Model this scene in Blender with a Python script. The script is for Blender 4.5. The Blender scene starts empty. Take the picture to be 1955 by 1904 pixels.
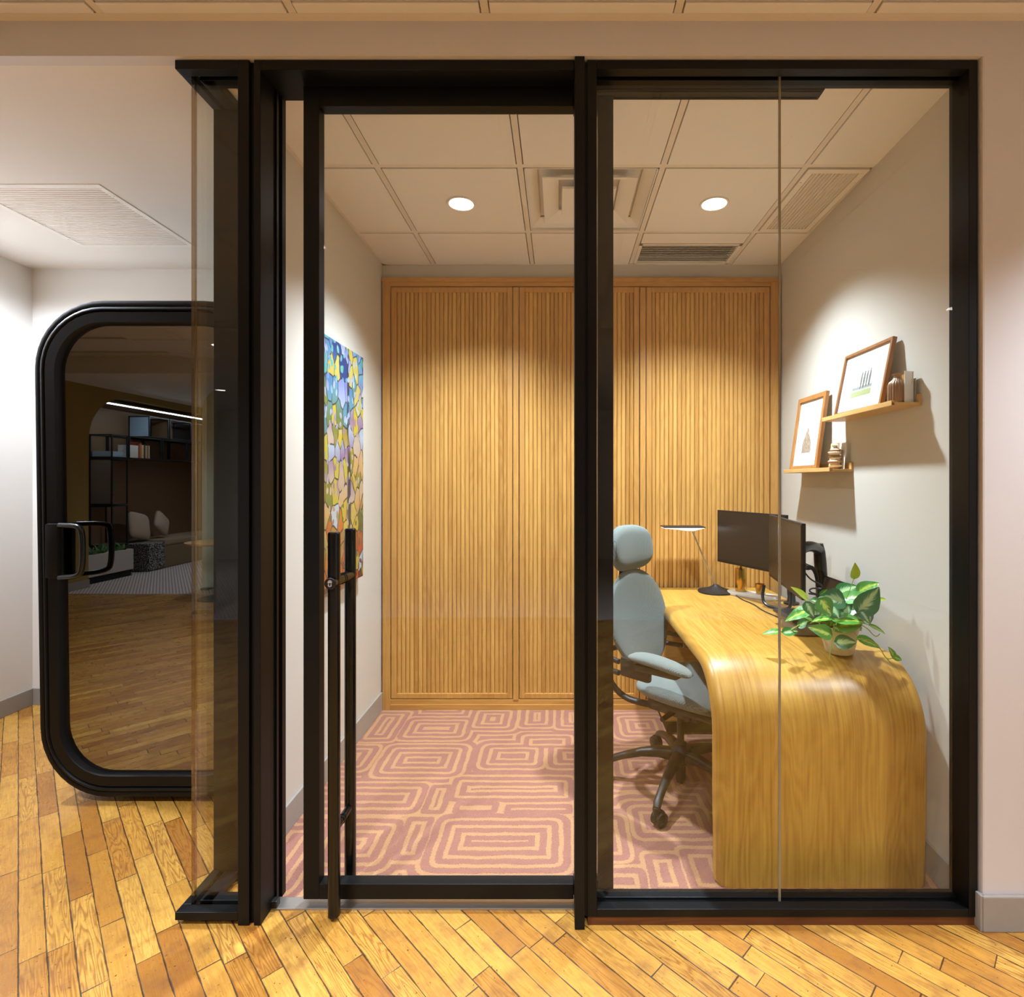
import bpy, bmesh, math, random
from mathutils import Vector, Matrix
random.seed(7)
S = bpy.context.scene
COL = S.collection
# ------------------------------------------------------------------ camera, world, exposure
F, CX, CY, CAMH, GLASS_Y = 1033.0, 1068.0, 918.0, 1.41, 2.372
cam = bpy.data.cameras.new('camera'); camo = bpy.data.objects.new('camera', cam); COL.objects.link(camo)
camo.location = (0, 0, CAMH); camo.rotation_euler = (math.pi/2, 0, 0)
cam.sensor_width = 36; cam.lens = 36*F/1955
cam.shift_x = (977.5-CX)/1955; cam.shift_y = (CY-952)/1955
cam.clip_start = 0.05; cam.clip_end = 60
S.camera = camo
w = bpy.data.worlds.new('world'); S.world = w; w.use_nodes = True
w.node_tree.nodes['Background'].inputs[0].default_value = (1.0, .72, .5, 1)
w.node_tree.nodes['Background'].inputs[1].default_value = 0.05
S.view_settings.view_transform = 'Standard'; S.view_settings.look = 'None'
S.view_settings.gamma = 1; S.view_settings.use_curve_mapping = False
S.view_settings.exposure = 1.0
S.cycles.use_denoising = True
S.cycles.use_adaptive_sampling = True; S.cycles.adaptive_threshold = 0.02
S.cycles.max_bounces = 10; S.cycles.diffuse_bounces = 5; S.cycles.glossy_bounces = 5
S.cycles.transparent_max_bounces = 16
S.cycles.sample_clamp_indirect = 6.0
OFFICE_W, HALL_W, SIDE_W = 186, 114, 140
C_OFFICE, C_HALL, C_SIDE = (.77, .875, 1), (.83, .895, 1), (.78, .87, 1)

def P(px, py, y):                      # a photo pixel at distance y -> place
    return Vector(((px-CX)*y/F, y, CAMH-(py-CY)*y/F))
def V(px, py, zv):                     # the same for things seen mirrored in the booth glass
    p = P(px, py, zv); return Vector((p.x, 2*GLASS_Y-zv, p.z))
def lin(r, g=None, b=None):
    if g is None: g = b = r
    return tuple(((c/255)/12.92 if c/255 <= .04045 else (((c/255)+.055)/1.055)**2.4) for c in (r, g, b))

# ------------------------------------------------------------------ node helpers
class M:
    def __init__(s, name):
        s.m = bpy.data.materials.new(name); s.m.use_nodes = True
        s.t = s.m.node_tree; s.t.nodes.clear()
        s.out = s.t.nodes.new('ShaderNodeOutputMaterial')
    def n(s, typ, **k):
        nd = s.t.nodes.new('ShaderNode'+typ)
        for a, b in k.items(): setattr(nd, a, b)
        return nd
    def set(s, sock, v):
        if v is None: return
        if isinstance(v, bpy.types.NodeSocket): s.t.links.new(v, sock)
        elif isinstance(v, (tuple, list)) and len(v) == 3 and sock.type == 'RGBA': sock.default_value = (*v, 1)
        else: sock.default_value = v
    def math(s, op, a, b=None, c=None, clamp=False):
        nd = s.n('Math', operation=op, use_clamp=clamp)
        s.set(nd.inputs[0], a); s.set(nd.inputs[1], b); s.set(nd.inputs[2], c)
        return nd.outputs[0]
    def vmath(s, op, a, b=None):
        nd = s.n('VectorMath', operation=op); s.set(nd.inputs[0], a); s.set(nd.inputs[1], b)
        return nd.outputs['Value'] if op in ('LENGTH', 'DISTANCE', 'DOT_PRODUCT') else nd.outputs[0]
    def mix(s, f, a, b, mode='MIX'):
        nd = s.n('Mix', data_type='RGBA', blend_type=mode); s.set(nd.inputs[0], f); s.set(nd.inputs[6], a); s.set(nd.inputs[7], b)
        return nd.outputs[2]
    def ramp(s, f, stops, interp='LINEAR'):
        nd = s.n('ValToRGB'); r = nd.color_ramp; r.interpolation = interp
        while len(r.elements) < len(stops): r.elements.new(.5)
        for e, (p, c) in zip(r.elements, stops):
            e.position = p; e.color = (*c, 1) if isinstance(c, tuple) else (c, c, c, 1)
        s.set(nd.inputs[0], f); return nd.outputs[0]
    def pos(s): return s.n('NewGeometry').outputs['Position']
    def obj(s): return s.n('TexCoord').outputs['Object']
    def uv(s): return s.n('TexCoord').outputs['UV']
    def sep(s, v):
        nd = s.n('SeparateXYZ'); s.set(nd.inputs[0], v); return nd.outputs
    def comb(s, x=0.0, y=0.0, z=0.0):
        nd = s.n('CombineXYZ'); s.set(nd.inputs[0], x); s.set(nd.inputs[1], y); s.set(nd.inputs[2], z); return nd.outputs[0]
    def noise(s, v, scale=1, detail=3, rough=.5, dist=0):
        nd = s.n('TexNoise'); s.set(nd.inputs['Vector'], v); nd.inputs['Scale'].default_value = scale
        nd.inputs['Detail'].default_value = detail; nd.inputs['Roughness'].default_value = rough
        nd.inputs['Distortion'].default_value = dist; return nd.outputs[0]
    def white(s, v):
        nd = s.n('TexWhiteNoise', noise_dimensions='3D'); s.set(nd.inputs['Vector'], v); return nd.outputs[0]
    def bump(s, h, strength=.2, dist=.002):
        nd = s.n('Bump'); s.set(nd.inputs['Height'], h); nd.inputs['Strength'].default_value = strength
        nd.inputs['Distance'].default_value = dist; return nd.outputs[0]
    def bsdf(s, col, rough=.5, metal=0.0, normal=None, **k):
        nd = s.n('BsdfPrincipled'); s.set(nd.inputs['Base Color'], col); s.set(nd.inputs['Roughness'], rough)
        s.set(nd.inputs['Metallic'], metal)
        if normal is not None: s.set(nd.inputs['Normal'], normal)
        for a, b in k.items(): s.set(nd.inputs[a.replace('_', ' ')], b)
        s.t.links.new(nd.outputs[0], s.out.inputs[0]); return nd
def paint(name, c, rough=.6, grain=.15):
    m = M(name); p = m.pos(); n = m.noise(p, 350, 2); v = m.noise(p, 2.5, 2)
    m.bsdf(m.mix(v, tuple(x*.96 for x in c), c), rough, normal=m.bump(n, grain, .001)); return m.m
def plain(name, c, rough=.5, metal=0.0, **k):
    m = M(name); n = m.noise(m.pos(), 40, 3)
    m.bsdf(m.mix(n, tuple(x*.93 for x in c), c), rough, metal, **k); return m.m
def emit(name, c, st):
    m = M(name); e = m.n('Emission'); m.set(e.inputs[0], c); e.inputs[1].default_value = st
    m.t.links.new(e.outputs[0], m.out.inputs[0]); return m.m
def glass(name, tint, refl=1.0, base=0.0):
    m = M(name); tr = m.n('BsdfTransparent'); m.set(tr.inputs[0], tint)
    g = m.n('BsdfGlossy'); g.inputs['Roughness'].default_value = 0.0; m.set(g.inputs[0], (1, 1, 1))
    fr = m.n('LayerWeight'); fr.inputs[0].default_value = .5
    sch = m.math('MULTIPLY_ADD', m.math('POWER', fr.outputs['Facing'], 5.0), .96, .04)
    f = m.math('ADD', m.math('MULTIPLY', sch, refl), base, clamp=True)
    mx = m.n('MixShader'); m.set(mx.inputs[0], f); m.t.links.new(tr.outputs[0], mx.inputs[1]); m.t.links.new(g.outputs[0], mx.inputs[2])
    m.t.links.new(mx.outputs[0], m.out.inputs[0]); return m.m
def oak(name, axis='z', dark=(150, 100, 48), light=(205, 155, 90), rough=.42, uvs=False, island=False, fine=90, rings=.35):
    m = M(name); p = m.uv() if uvs else m.pos(); x, y, z = m.sep(p)
    if uvs: a, b, c = y, x, 0.0
    elif axis == 'z': a, b, c = z, x, y
    elif axis == 'y': a, b, c = y, x, z
    else: a, b, c = x, y, z
    off = 0.0
    if island:
        r = m.n('NewGeometry').outputs['Random Per Island']; off = m.math('MULTIPLY', r, 37.0)
    along = m.math('ADD', a, off)
    v1 = m.comb(m.math('MULTIPLY', along, 2.0), m.math('MULTIPLY', b, fine), m.math('MULTIPLY', c, fine))
    g1 = m.noise(v1, 1.0, 4, .6)
    v2 = m.comb(m.math('MULTIPLY', along, .9), m.math('MULTIPLY', b, 7.0), m.math('MULTIPLY', c, 7.0))
    nb = m.noise(v2, 1.0, 2, .5)
    rg = m.math('SINE', m.math('MULTIPLY', nb, 95.0)); rg = m.math('MULTIPLY_ADD', rg, .5, .5)
    v3 = m.comb(m.math('MULTIPLY', along, .6), m.math('MULTIPLY', b, 3.5), m.math('MULTIPLY', c, 3.5))
    brd = m.noise(v3, 1.0, 2, .5)
    f = m.math('ADD', m.math('MULTIPLY', g1, .75), m.math('MULTIPLY', rg, rings*.5))
    f = m.math('ADD', f, m.math('MULTIPLY_ADD', brd, .9, -.45), clamp=True)
    if island: f = m.math('ADD', f, m.math('MULTIPLY_ADD', r, .34, -.17), clamp=True)
    col = m.ramp(f, [(.1, lin(*dark)), (.45, tuple((i+j)/2 for i, j in zip(lin(*dark), lin(*light)))), (.85, lin(*light))])
    m.bsdf(col, rough, normal=m.bump(g1, .08, .0006)); return m.m

# ------------------------------------------------------------------ mesh helpers
def new(): return bmesh.new()
def box(bm, x0, x1, y0, y1, z0, z1, bev=0.0):
    x0, x1 = sorted((x0, x1)); y0, y1 = sorted((y0, y1)); z0, z1 = sorted((z0, z1))
    r = bmesh.ops.create_cube(bm, size=1)['verts']
    for v in r:
        v.co = Vector(((x0+x1)/2+v.co.x*(x1-x0), (y0+y1)/2+v.co.y*(y1-y0), (z0+z1)/2+v.co.z*(z1-z0)))
    if bev:
        es = {e for v in r for e in v.link_edges}
        bmesh.ops.bevel(bm, geom=list(es), offset=bev, segments=2, profile=.6, affect='EDGES')
    return r
def obox(bm, c, ax, ay, az, bev=0.0):       # oriented box: centre and three half-axis vectors
    tmp = new(); box(tmp, -1, 1, -1, 1, -1, 1)
    if bev:
        s = Vector((ax.length, ay.length, az.length))
        for v in tmp.verts: v.co = Vector((v.co.x*s.x, v.co.y*s.y, v.co.z*s.z))
        bmesh.ops.bevel(tmp, geom=list(tmp.edges), offset=bev, segments=2, profile=.6, affect='EDGES')
        for v in tmp.verts: v.co = Vector((v.co.x/s.x, v.co.y/s.y, v.co.z/s.z))
    for v in tmp.verts: v.co = c + ax*v.co.x + ay*v.co.y + az*v.co.z
    me = bpy.data.meshes.new('tmp'); tmp.to_mesh(me); tmp.free(); bm.from_mesh(me); bpy.data.meshes.remove(me)
def frame_of(d):
    d = d.normalized(); a = Vector((0, 0, 1)) if abs(d.z) < .95 else Vector((1, 0, 0))
    u = d.cross(a).normalized(); return u, u.cross(d).normalized()
def loft(bm, rings, close=True, caps=True):
    vs = [[bm.verts.new(p) for p in r] for r in rings]
    n = len(rings[0])
    for a, b in zip(vs, vs[1:]):
        for i in range(n if close else n-1):
            j = (i+1) % n; bm.faces.new((a[i], a[j], b[j], b[i]))
    if caps and close:
        bm.faces.new(list(reversed(vs[0]))); bm.faces.new(vs[-1])
    return vs
def tube(bm, pts, r, seg=12, flat=1.0, smoothn=0):
    pts = [Vector(p) for p in pts]; rr = r if isinstance(r, (list, tuple)) else [r]*len(pts)
    rr = list(rr)
    for _ in range(smoothn):
        q, s = [pts[0]], [rr[0]]
        for i in range(len(pts)-1):
            q += [pts[i]*.75+pts[i+1]*.25, pts[i]*.25+pts[i+1]*.75]; s += [rr[i]*.75+rr[i+1]*.25, rr[i]*.25+rr[i+1]*.75]
        pts, rr = q+[pts[-1]], s+[rr[-1]]
    rings = []; u = None
    for i, p in enumerate(pts):
        d = (pts[min(i+1, len(pts)-1)]-pts[max(i-1, 0)]).normalized()
        if u is None: u, v = frame_of(d)
        else:
            u = (u-d*u.dot(d)).normalized(); v = u.cross(d).normalized()
        rings.append([p+u*math.cos(t)*rr[i]+v*math.sin(t)*rr[i]*flat for t in [2*math.pi*k/seg for k in range(seg)]])
    loft(bm, rings)
def lathe(bm, prof, c=(0, 0, 0), seg=40, ribs=0, amp=0, twist=0, sx=1, sy=1):
    rings = []
    for r, z in prof:
        rings.append([Vector((c[0]+sx*(r+(amp*r*abs(math.cos(ribs*(t+twist*z)/2)) if ribs else 0))*math.cos(t),
                              c[1]+sy*(r+(amp*r*abs(math.cos(ribs*(t+twist*z)/2)) if ribs else 0))*math.sin(t), c[2]+z))
                      for t in [2*math.pi*k/seg for k in range(seg)]])
    loft(bm, rings)
def pad(bm, mid, th, e=2.5, n=36, rings=9, p=2.6):
    top, bot = [], []
    for k in range(rings+1):
        r = (k+.001)/(rings+.001); r = math.sin(r*math.pi/2)
        rt, rb = [], []
        for i in range(n):
            t = 2*math.pi*i/n; c, s = math.cos(t), math.sin(t)
            a = r*math.copysign(abs(c)**(2/e), c); b = r*math.copysign(abs(s)**(2/e), s)
            q = mid(a, b); h = 1e-3
            nn = (mid(a+h, b)-q).cross(mid(a, b+h)-q).normalized()
            t2 = th*max(0, 1-r**p)**(1/2.2)
            rt.append(q+nn*t2); rb.append(q-nn*t2)
        top.append(rt); bot.append(rb)
    loft(bm, top+list(reversed(bot[:-1])))
def seto(o, label=None, cat=None, group=None, kind=None):
    if label: o['label'] = label
    if cat: o['category'] = cat
    if group: o['group'] = group
    if kind: o['kind'] = kind
    return o
def obj(name, bm, mat, parent=None, smooth=False, angle=35, label=None, **k):
    bmesh.ops.recalc_face_normals(bm, faces=bm.faces)
    me = bpy.data.meshes.new(name); bm.to_mesh(me); bm.free()
    for mm in (mat if isinstance(mat, list) else [mat]): me.materials.append(mm)
    o = bpy.data.objects.new(name, me); COL.objects.link(o)
    if smooth:
        for p in me.polygons: p.use_smooth = True
        me.set_sharp_from_angle(angle=math.radians(angle))
    if parent: setparent(o, parent)
    if label: o['label'] = label
    if k: seto(o, **k)
    return o
def wmat(e): return Matrix.Translation(e.location) @ e.rotation_euler.to_matrix().to_4x4() if e.type == 'EMPTY' else (wmat(e.parent) @ e.matrix_parent_inverse if e.parent else Matrix.Identity(4)) @ Matrix.Translation(e.location)
def setparent(o, parent):
    o.parent = parent; o.matrix_parent_inverse = wmat(parent).inverted()
def thing(name, label, cat, loc, rz=0, group=None, kind=None):
    o = bpy.data.objects.new(name, None); COL.objects.link(o); o.empty_display_size = .05
    o.location = loc; o.rotation_euler = (0, 0, rz)
    return seto(o, label, cat, group, kind)
def struct(name, bm, mat, label, parent=None, smooth=False):
    return obj(name, bm, mat, parent, smooth, label=label, kind='structure', cat=None)

# ------------------------------------------------------------------ materials
m_white = paint('hall_white_paint', lin(226, 222, 216))
m_pink = paint('storefront_wall_paint', lin(212, 208, 207))
m_greige = paint('office_greige_paint', lin(206, 202, 190))
m_ceil = paint('ceiling_tile_white', lin(228, 224, 218), .8)
m_ceilp = paint('plaster_ceiling_white', lin(228, 222, 214), .8)
m_tbar = plain('ceiling_grid_white', lin(222, 214, 204), .5)
m_base = plain('grey_vinyl_base', lin(156, 150, 142), .45)
m_black = plain('black_anodised_metal', lin(9, 9.5, 10.5), .46, 0.0, Specular_IOR_Level=.24)
m_blackg = plain('black_gloss_metal', lin(8, 8.5, 9.5), .25, 0.0, Specular_IOR_Level=.4)
m_plastic = plain('black_plastic', lin(17, 17, 18), .45)
m_steel = plain('brushed_steel', lin(190, 188, 185), .35, .9)
m_oak = oak('oak_reeds', 'z', (174, 123, 56), (216, 167, 90), .45, island=True)
m_oakz = oak('oak_upright', 'z', (172, 120, 54), (208, 157, 84), .45)
m_oakx = oak('oak_cross', 'x', (172, 120, 54), (208, 157, 84), .45)
m_oaky = oak('oak_shelf', 'y', (196, 150, 84), (226, 184, 118), .45)
m_desk = oak('oak_desk_veneer', dark=(148, 99, 31), light=(208, 166, 72), rough=.36, uvs=True, fine=110, rings=.28)
m_walnut = oak('walnut_picture_frame', 'z', (120, 76, 36), (170, 118, 66), .4)
m_shim = oak('dark_wood_shim', 'x', (60, 30, 12), (120, 66, 28), .5)
m_glass = glass('clear_glass', (.965, .975, .968), .8)
m_glassd = glass('booth_dark_glass', (.30, .28, .25), 1.6, .19)
m_gedge = plain('glass_edge_green', lin(110, 130, 120), .15)
m_lens = emit('lit_lamp_lens', (1, .95, .88), 9)
m_trimw = plain('white_enamel', lin(232, 226, 218), .4)
m_dark = plain('dark_cavity', lin(16, 15, 14), .8)
m_brass = plain('brass', lin(205, 160, 70), .2, 1.0)

# floor planks
m = M('reclaimed_plank_floor'); x, y, z = m.sep(m.pos())
u = m.math('MULTIPLY', m.math('SUBTRACT', x, y), .7071); v = m.math('MULTIPLY', m.math('ADD', x, y), .7071)
wob = m.math('MULTIPLY_ADD', m.noise(m.comb(u, v, 0.0), 9, 2), .004, -.002)
vv = m.math('DIVIDE', m.math('ADD', v, wob), .0605); row = m.math('FLOOR', vv); fv = m.math('SUBTRACT', vv, row)
r1 = m.white(m.comb(row, 3.0, 1.0))
uu = m.math('ADD', m.math('DIVIDE', u, .46), m.math('MULTIPLY', r1, 9.0)); cell = m.math('FLOOR', uu); fu = m.math('SUBTRACT', uu, cell)
rid = m.white(m.comb(row, cell, 0.0)); rid2 = m.white(m.comb(row, cell, 5.0))
nb = m.noise(m.comb(m.math('MULTIPLY_ADD', u, 2.6, m.math('MULTIPLY', rid, 40.0)), m.math('MULTIPLY', v, 30.0), m.math('MULTIPLY', rid, 9.0)), 1.0, 2, .4)
rg = m.math('MULTIPLY_ADD', m.math('SINE', m.math('MULTIPLY', nb, 85.0)), .5, .5)
rg = m.math('POWER', rg, 2.2)
fine = m.noise(m.comb(m.math('MULTIPLY', u, 14.0), m.math('MULTIPLY', v, 220.0), rid), 1.0, 3, .6)
blot = m.noise(m.comb(u, v, m.math('MULTIPLY', rid, 30.0)), 12, 4, .65)
base = m.ramp(rid, [(0, lin(160, 108, 44)), (.22, lin(182, 130, 54)), (.5, lin(198, 148, 64)), (.8, lin(208, 162, 76)), (1, lin(172, 118, 46))])
gst = m.math('MULTIPLY', rg, m.ramp(rid2, [(.25, .08), (.8, .6)]))
colr = m.mix(gst, base, lin(120, 62, 22))
colr = m.mix(m.ramp(fine, [(.35, .38), (.6, 0.0)]), colr, lin(150, 88, 36))
colr = m.mix(m.ramp(blot, [(.50, 0.0), (.74, .55)]), colr, lin(116, 68, 30))
spot = m.noise(m.comb(u, v, 0.0), 95, 2, .5)
colr = m.mix(m.ramp(spot, [(.68, 0.0), (.73, .8)]), colr, lin(66, 38, 20))
gv = m.math('MINIMUM', fv, m.math('SUBTRACT', 1.0, fv)); gu = m.math('MULTIPLY', m.math('MINIMUM', fu, m.math('SUBTRACT', 1.0, fu)), 7.6)
gn = m.noise(m.comb(u, v, 0.0), 14, 3)
gap = m.math('MINIMUM', gv, gu)
gw = m.math('MULTIPLY_ADD', gn, .11, -.015)
gm = m.math('SUBTRACT', 1.0, m.math('DIVIDE', gap, gw), clamp=True)
colr = m.mix(m.ramp(gm, [(0, 0.0), (.5, .9)]), colr, lin(52, 34, 24))
m.bsdf(colr, m.ramp(blot, [(.3, .24), (.8, .42)]), normal=m.bump(m.math('SUBTRACT', m.math('MULTIPLY', fine, .25), m.math('ADD', gm, m.math('MULTIPLY', rg, .15))), .25, .0015))
m_floor = m.m

# office carpet with ringed rounded rectangles
def carpet_mat():
    m = M('ringed_office_carpet'); x, y, z = m.sep(m.pos())
    x = m.math('ADD', x, m.math('MULTIPLY_ADD', m.noise(m.pos(), 12, 2), .016, -.008))
    y = m.math('ADD', y, m.math('MULTIPLY_ADD', m.noise(m.vmath('ADD', m.pos(), (5, 3, 0)), 12, 2), .016, -.008))
    def fl(zx, zy, sc=3.258, ox=540, oy=1300):
        px, py = ox+zx/sc, oy+zy/sc; d = CAMH*F/(py-CY); return (px-CX)*d/F, d
    rects = [(740, 1170, 230, 370), (520, 740, 195, 380), (1160, 1450, 172, 310), (1480, 1680, 165, 290), (1700, 1900, 165, 300),
             (1500, 1790, 345, 420), (600, 1130, 400, 600), (300, 560, 405, 560), (1240, 1620, 400, 545), (1650, 1980, 400, 545),
             (1040, 1810, 600, 755), (890, 1035, 650, 830), (100, 880, 640, 830), (1060, 1340, 755, 830), (1380, 1800, 770, 830),
             (200, 700, 860, 1190), (900, 1790, 830, 1200), (720, 900, 850, 1120), (-200, 180, 860, 1330)]
    rs = []
    for x0, x1, y0, y1 in rects:
        cx, cy = fl((x0+x1)/2, (y0+y1)/2); ya, yb = fl(0, y0)[1], fl(0, y1)[1]; cy = (ya+yb)/2
        xm = ((540+(x0+x1)/2/3.258)-CX)*fl(0, (y0+y1)/2)[1]/F
        hw = (x1-x0)/3.258/2*fl(0, (y0+y1)/2)[1]/F; rs.append((xm, cy, hw, (ya-yb)/2))
    for x0, x1, y0, y1 in [(60, 620, 120, 370), (60, 640, 500, 760), (620, 1060, 520, 900), (-250, 190, 1120, 1560), (260, 1000, 1040, 1340), (400, 740, 1500, 1880), (760, 1150, 1450, 1880), (-100, 390, 1640, 1900)]:
        s = 5.146; ya, yb = CAMH*F/(1340+y0/s-CY), CAMH*F/(1340+y1/s-CY); ym = CAMH*F/(1340+(y0+y1)/2/s-CY)
        rs.append((((1160+(x0+x1)/2/s)-CX)*ym/F, (ya+yb)/2, (x1-x0)/s/2*ym/F, (ya-yb)/2))
    rs.append((.75, 2.6, .12, .3)); rs.append((1.1, 2.2, .1, .3))
    d = None
    for cx, cy, hw, hh in rs:
        r = min(hw, hh)*.5; ax, ay = max(hw-r, .004), max(hh-r, .004)
        qx = m.math('MAXIMUM', m.math('SUBTRACT', m.math('ABSOLUTE', m.math('SUBTRACT', x, cx)), ax), 0.0)
        qy = m.math('MAXIMUM', m.math('SUBTRACT', m.math('ABSOLUTE', m.math('SUBTRACT', y, cy)), ay), 0.0)
        l = m.math('POWER', m.math('ADD', m.math('POWER', qx, 3.0), m.math('POWER', qy, 3.0)), .3333)
        qi = m.math('MINIMUM', m.math('MAXIMUM', m.math('SUBTRACT', m.math('ABSOLUTE', m.math('SUBTRACT', x, cx)), ax), m.math('SUBTRACT', m.math('ABSOLUTE', m.math('SUBTRACT', y, cy)), ay)), 0.0)
        l = m.math('ADD', m.math('SUBTRACT', l, r), qi)
        d = l if d is None else m.math('MINIMUM', d, l)
    w = m.math('PINGPONG', m.math('ADD', d, 1.0), .0235)
    fz = m.noise(m.pos(), 260, 2, .7)
    w = m.math('ADD', m.math('DIVIDE', w, .0235), m.math('MULTIPLY_ADD', fz, .7, -.35))
    f = m.ramp(w, [(.52, 0.0), (.64, 1.0)])
    pink = m.mix(fz, lin(126, 80, 71), lin(164, 114, 98)); org = m.mix(fz, lin(154, 108, 74), lin(190, 146, 108))
    h = m.math('ADD', m.math('MULTIPLY', f, .5), m.math('MULTIPLY', fz, 1.0))
    m.bsdf(m.mix(f, pink, org), .95, normal=m.bump(h, .6, .004)); return m.m
m_carpet = carpet_mat()

# ------------------------------------------------------------------ setting
RX0, RX1 = 1.327, 1.370                       # side wall of the office, near and far
bm = new(); box(bm, -8, 4.2, -7.0, 1.80, -.1, 0); box(bm, -8, -1.10, 1.80, 3.6, -.1, 0)
struct('floor', bm, m_floor, 'worn golden reclaimed wood floorboards laid on the diagonal in the hall')
bm = new(); box(bm, -1.10, 1.5, 1.80, 3.36, -.1, .001)
struct('floor_carpet', bm, m_carpet, 'pink and orange office carpet patterned with ringed rounded rectangles')
bm = new(); box(bm, -.955, .07, 1.775, 1.825, 0, .006, .002)
struct('trim_1', bm, m_steel, 'flat brushed steel threshold strip under the sliding door')
# hall ceiling (tiles on a grid) and lower plaster ceiling
HC = 2.856
bm = new(); box(bm, -8, 4.2, -1.6, 1.70, HC+.02, HC+.1)
xs = [-.8235+.5945*k for k in range(-6, 10)]; ys = [1.628-.60*k for k in range(0, 7)]
edges = sorted([x-.012 for x in xs])
for k in range(len(xs)-1):
    for j in range(len(ys)):
        y1 = (1.672 if j == 0 else ys[j-1]-.024); y0 = ys[j]
        box(bm, xs[k]+.016, xs[k+1]-.016, y0+.004, y1-.004, HC-.006, HC+.02, .003)
struct('ceiling_hall', bm, m_ceil, 'cream square hall ceiling tiles above the storefront')
bm = new()
for x in xs: box(bm, x-.012, x+.012, -1.6, 1.70, HC, HC+.02)
for y in ys: box(bm, -8, 4.2, y-.024, y, HC-.0005, HC+.018)
box(bm, -8, 4.2, 1.672, 1.70, HC-.001, HC+.018)
struct('ceiling_grid', bm, m_tbar, 'cream metal grid holding the hall ceiling tiles')
bm = new(); box(bm, -8, -1.10, 1.74, 3.5, 2.745, 2.85); box(bm, -8, 4.2, -7, -1.6, 2.67, 3.0)
struct('ceiling_plaster', bm, m_ceilp, 'smooth plaster ceiling over the hall corner with the booth')
# bulkhead above the storefront, wall beside it
bm = new(); box(bm, -8, 4.2, 1.70, 1.74, 2.745, HC+.02)
struct('wall_bulkhead', bm, m_pink, 'beige bulkhead above the black storefront')
bm = new(); box(bm, 1.330, 4.2, 1.70, 1.84, 0, 2.75, .006)
struct('wall_front', bm, m_pink, 'pinkish beige wall beside the storefront window')
bm = new(); box(bm, 1.322, 4.2, 1.686, 1.70, 0, .112, .004); box(bm, 1.316, 1.332, 1.69, 1.79, 0, .112, .003)
struct('baseboard_front', bm, m_base, 'grey base at the foot of the wall beside the storefront')
bm = new(); box(bm, -3.44, -3.32, 1.74, 3.5, 0, 2.75)
struct('wall_left', bm, m_white, 'bright white side wall of the booth corner')
bm = new(); box(bm, -3.32, -1.217, 3.41, 3.5, 0, 2.75)
struct('wall_back', bm, m_white, 'white wall behind the phone booth')
bm = new(); box(bm, -3.32, -3.308, 1.74, 3.41, 0, .105, .003)
struct('baseboard_left', bm, m_base, 'grey base along the white side wall')
bm = new(); box(bm, -3.308, -1.217, 3.398, 3.41, 0, .105, .003)
struct('baseboard_back', bm, m_base, 'grey base along the white wall behind the booth')
bm = new(); box(bm, -8, -3.32, 1.70, 1.80, 0, 2.75)
struct('wall_hall_front', bm, m_white, 'white hall wall beyond the booth corner')
# office walls
OC = 2.748
bm = new(); box(bm, -1.217, -1.097, 1.95, 3.5, 0, 2.80)
struct('wall_office_left', bm, m_greige, 'greige office side wall carrying the painting')
bm = new(); vs = [bm.verts.new(p) for p in [(RX0-.002, 1.80, 0), (1.5, 1.80, 0), (1.5, 3.40, 0), (RX1, 3.40, 0), (RX0-.002, 1.80, 2.80), (1.5, 1.80, 2.80), (1.5, 3.40, 2.80), (RX1, 3.40, 2.80)]]
for f in [(0, 1, 2, 3), (4, 5, 6, 7), (0, 1, 5, 4), (1, 2, 6, 5), (2, 3, 7, 6), (3, 0, 4, 7)]: bm.faces.new([vs[i] for i in f])
struct('wall_office_right', bm, m_greige, 'greige office side wall with the two picture ledges')
bm = new(); box(bm, -1.217, 1.5, 3.354, 3.45, 0, 2.80)
struct('wall_office_back', bm, m_greige, 'greige strip of wall above the oak wardrobe')
bm = new(); box(bm, -1.097, -1.085, 1.95, 3.32, 0, .112, .003)
struct('baseboard_office_left', bm, m_base, 'grey base under the painting wall')
bm = new()
def wallx(y): return RX0+(RX1-RX0)*(y-1.853)/(3.354-1.853)
vs = [bm.verts.new(p) for z in (0, .112) for p in [(wallx(1.80)-.012, 1.80, z), (wallx(1.8), 1.80, z), (wallx(3.32), 3.32, z), (wallx(3.32)-.012, 3.32, z)]]
for f in [(0, 1, 2, 3), (4, 5, 6, 7), (0, 1, 5, 4), (1, 2, 6, 5), (2, 3, 7, 6), (3, 0, 4, 7)]: bm.faces.new([vs[i] for i in f])
struct('baseboard_office_right', bm, m_base, 'grey base behind the desk')
# office ceiling
gx = [-.777, -.168, .441, 1.050]; gy = [1.69, 2.30, 2.909]
bm = new(); box(bm, -1.217, 1.5, 1.75, 3.4, OC+.075, OC+.09)
for x in gx: box(bm, x-.012, x+.012, 1.80, 3.354, OC, OC+.02)
for y in gy[1:]: box(bm, -1.097, 1.37, y-.012, y+.012, OC+.0005, OC+.018)
box(bm, -1.097, -1.075, 1.8, 3.354, OC-.001, OC+.01); box(bm, -1.097, 1.37, 3.336, 3.354, OC-.001, OC+.01); box(bm, 1.338, 1.375, 1.8, 3.354, OC+.0, OC+.01)
struct('ceiling_grid_office', bm, m_tbar, 'cream metal grid of the office ceiling')
bm = new(); cxs = [-1.097]+gx+[1.372]; cys = [1.78]+gy[1:]+[3.354]
for i in range(5):
    for j in range(3):
        if (i, j) in ((2, 1), (4, 1)): continue
        y1 = cys[j+1]-.014
        if (i, j) == (3, 2): y1 = 3.045
        box(bm, cxs[i]+.016, cxs[i+1]-.016, cys[j]+.016, y1, OC-.003, OC+.07, .003)
struct('ceiling_office', bm, m_ceil, 'cream ceiling tiles over the office')

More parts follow.
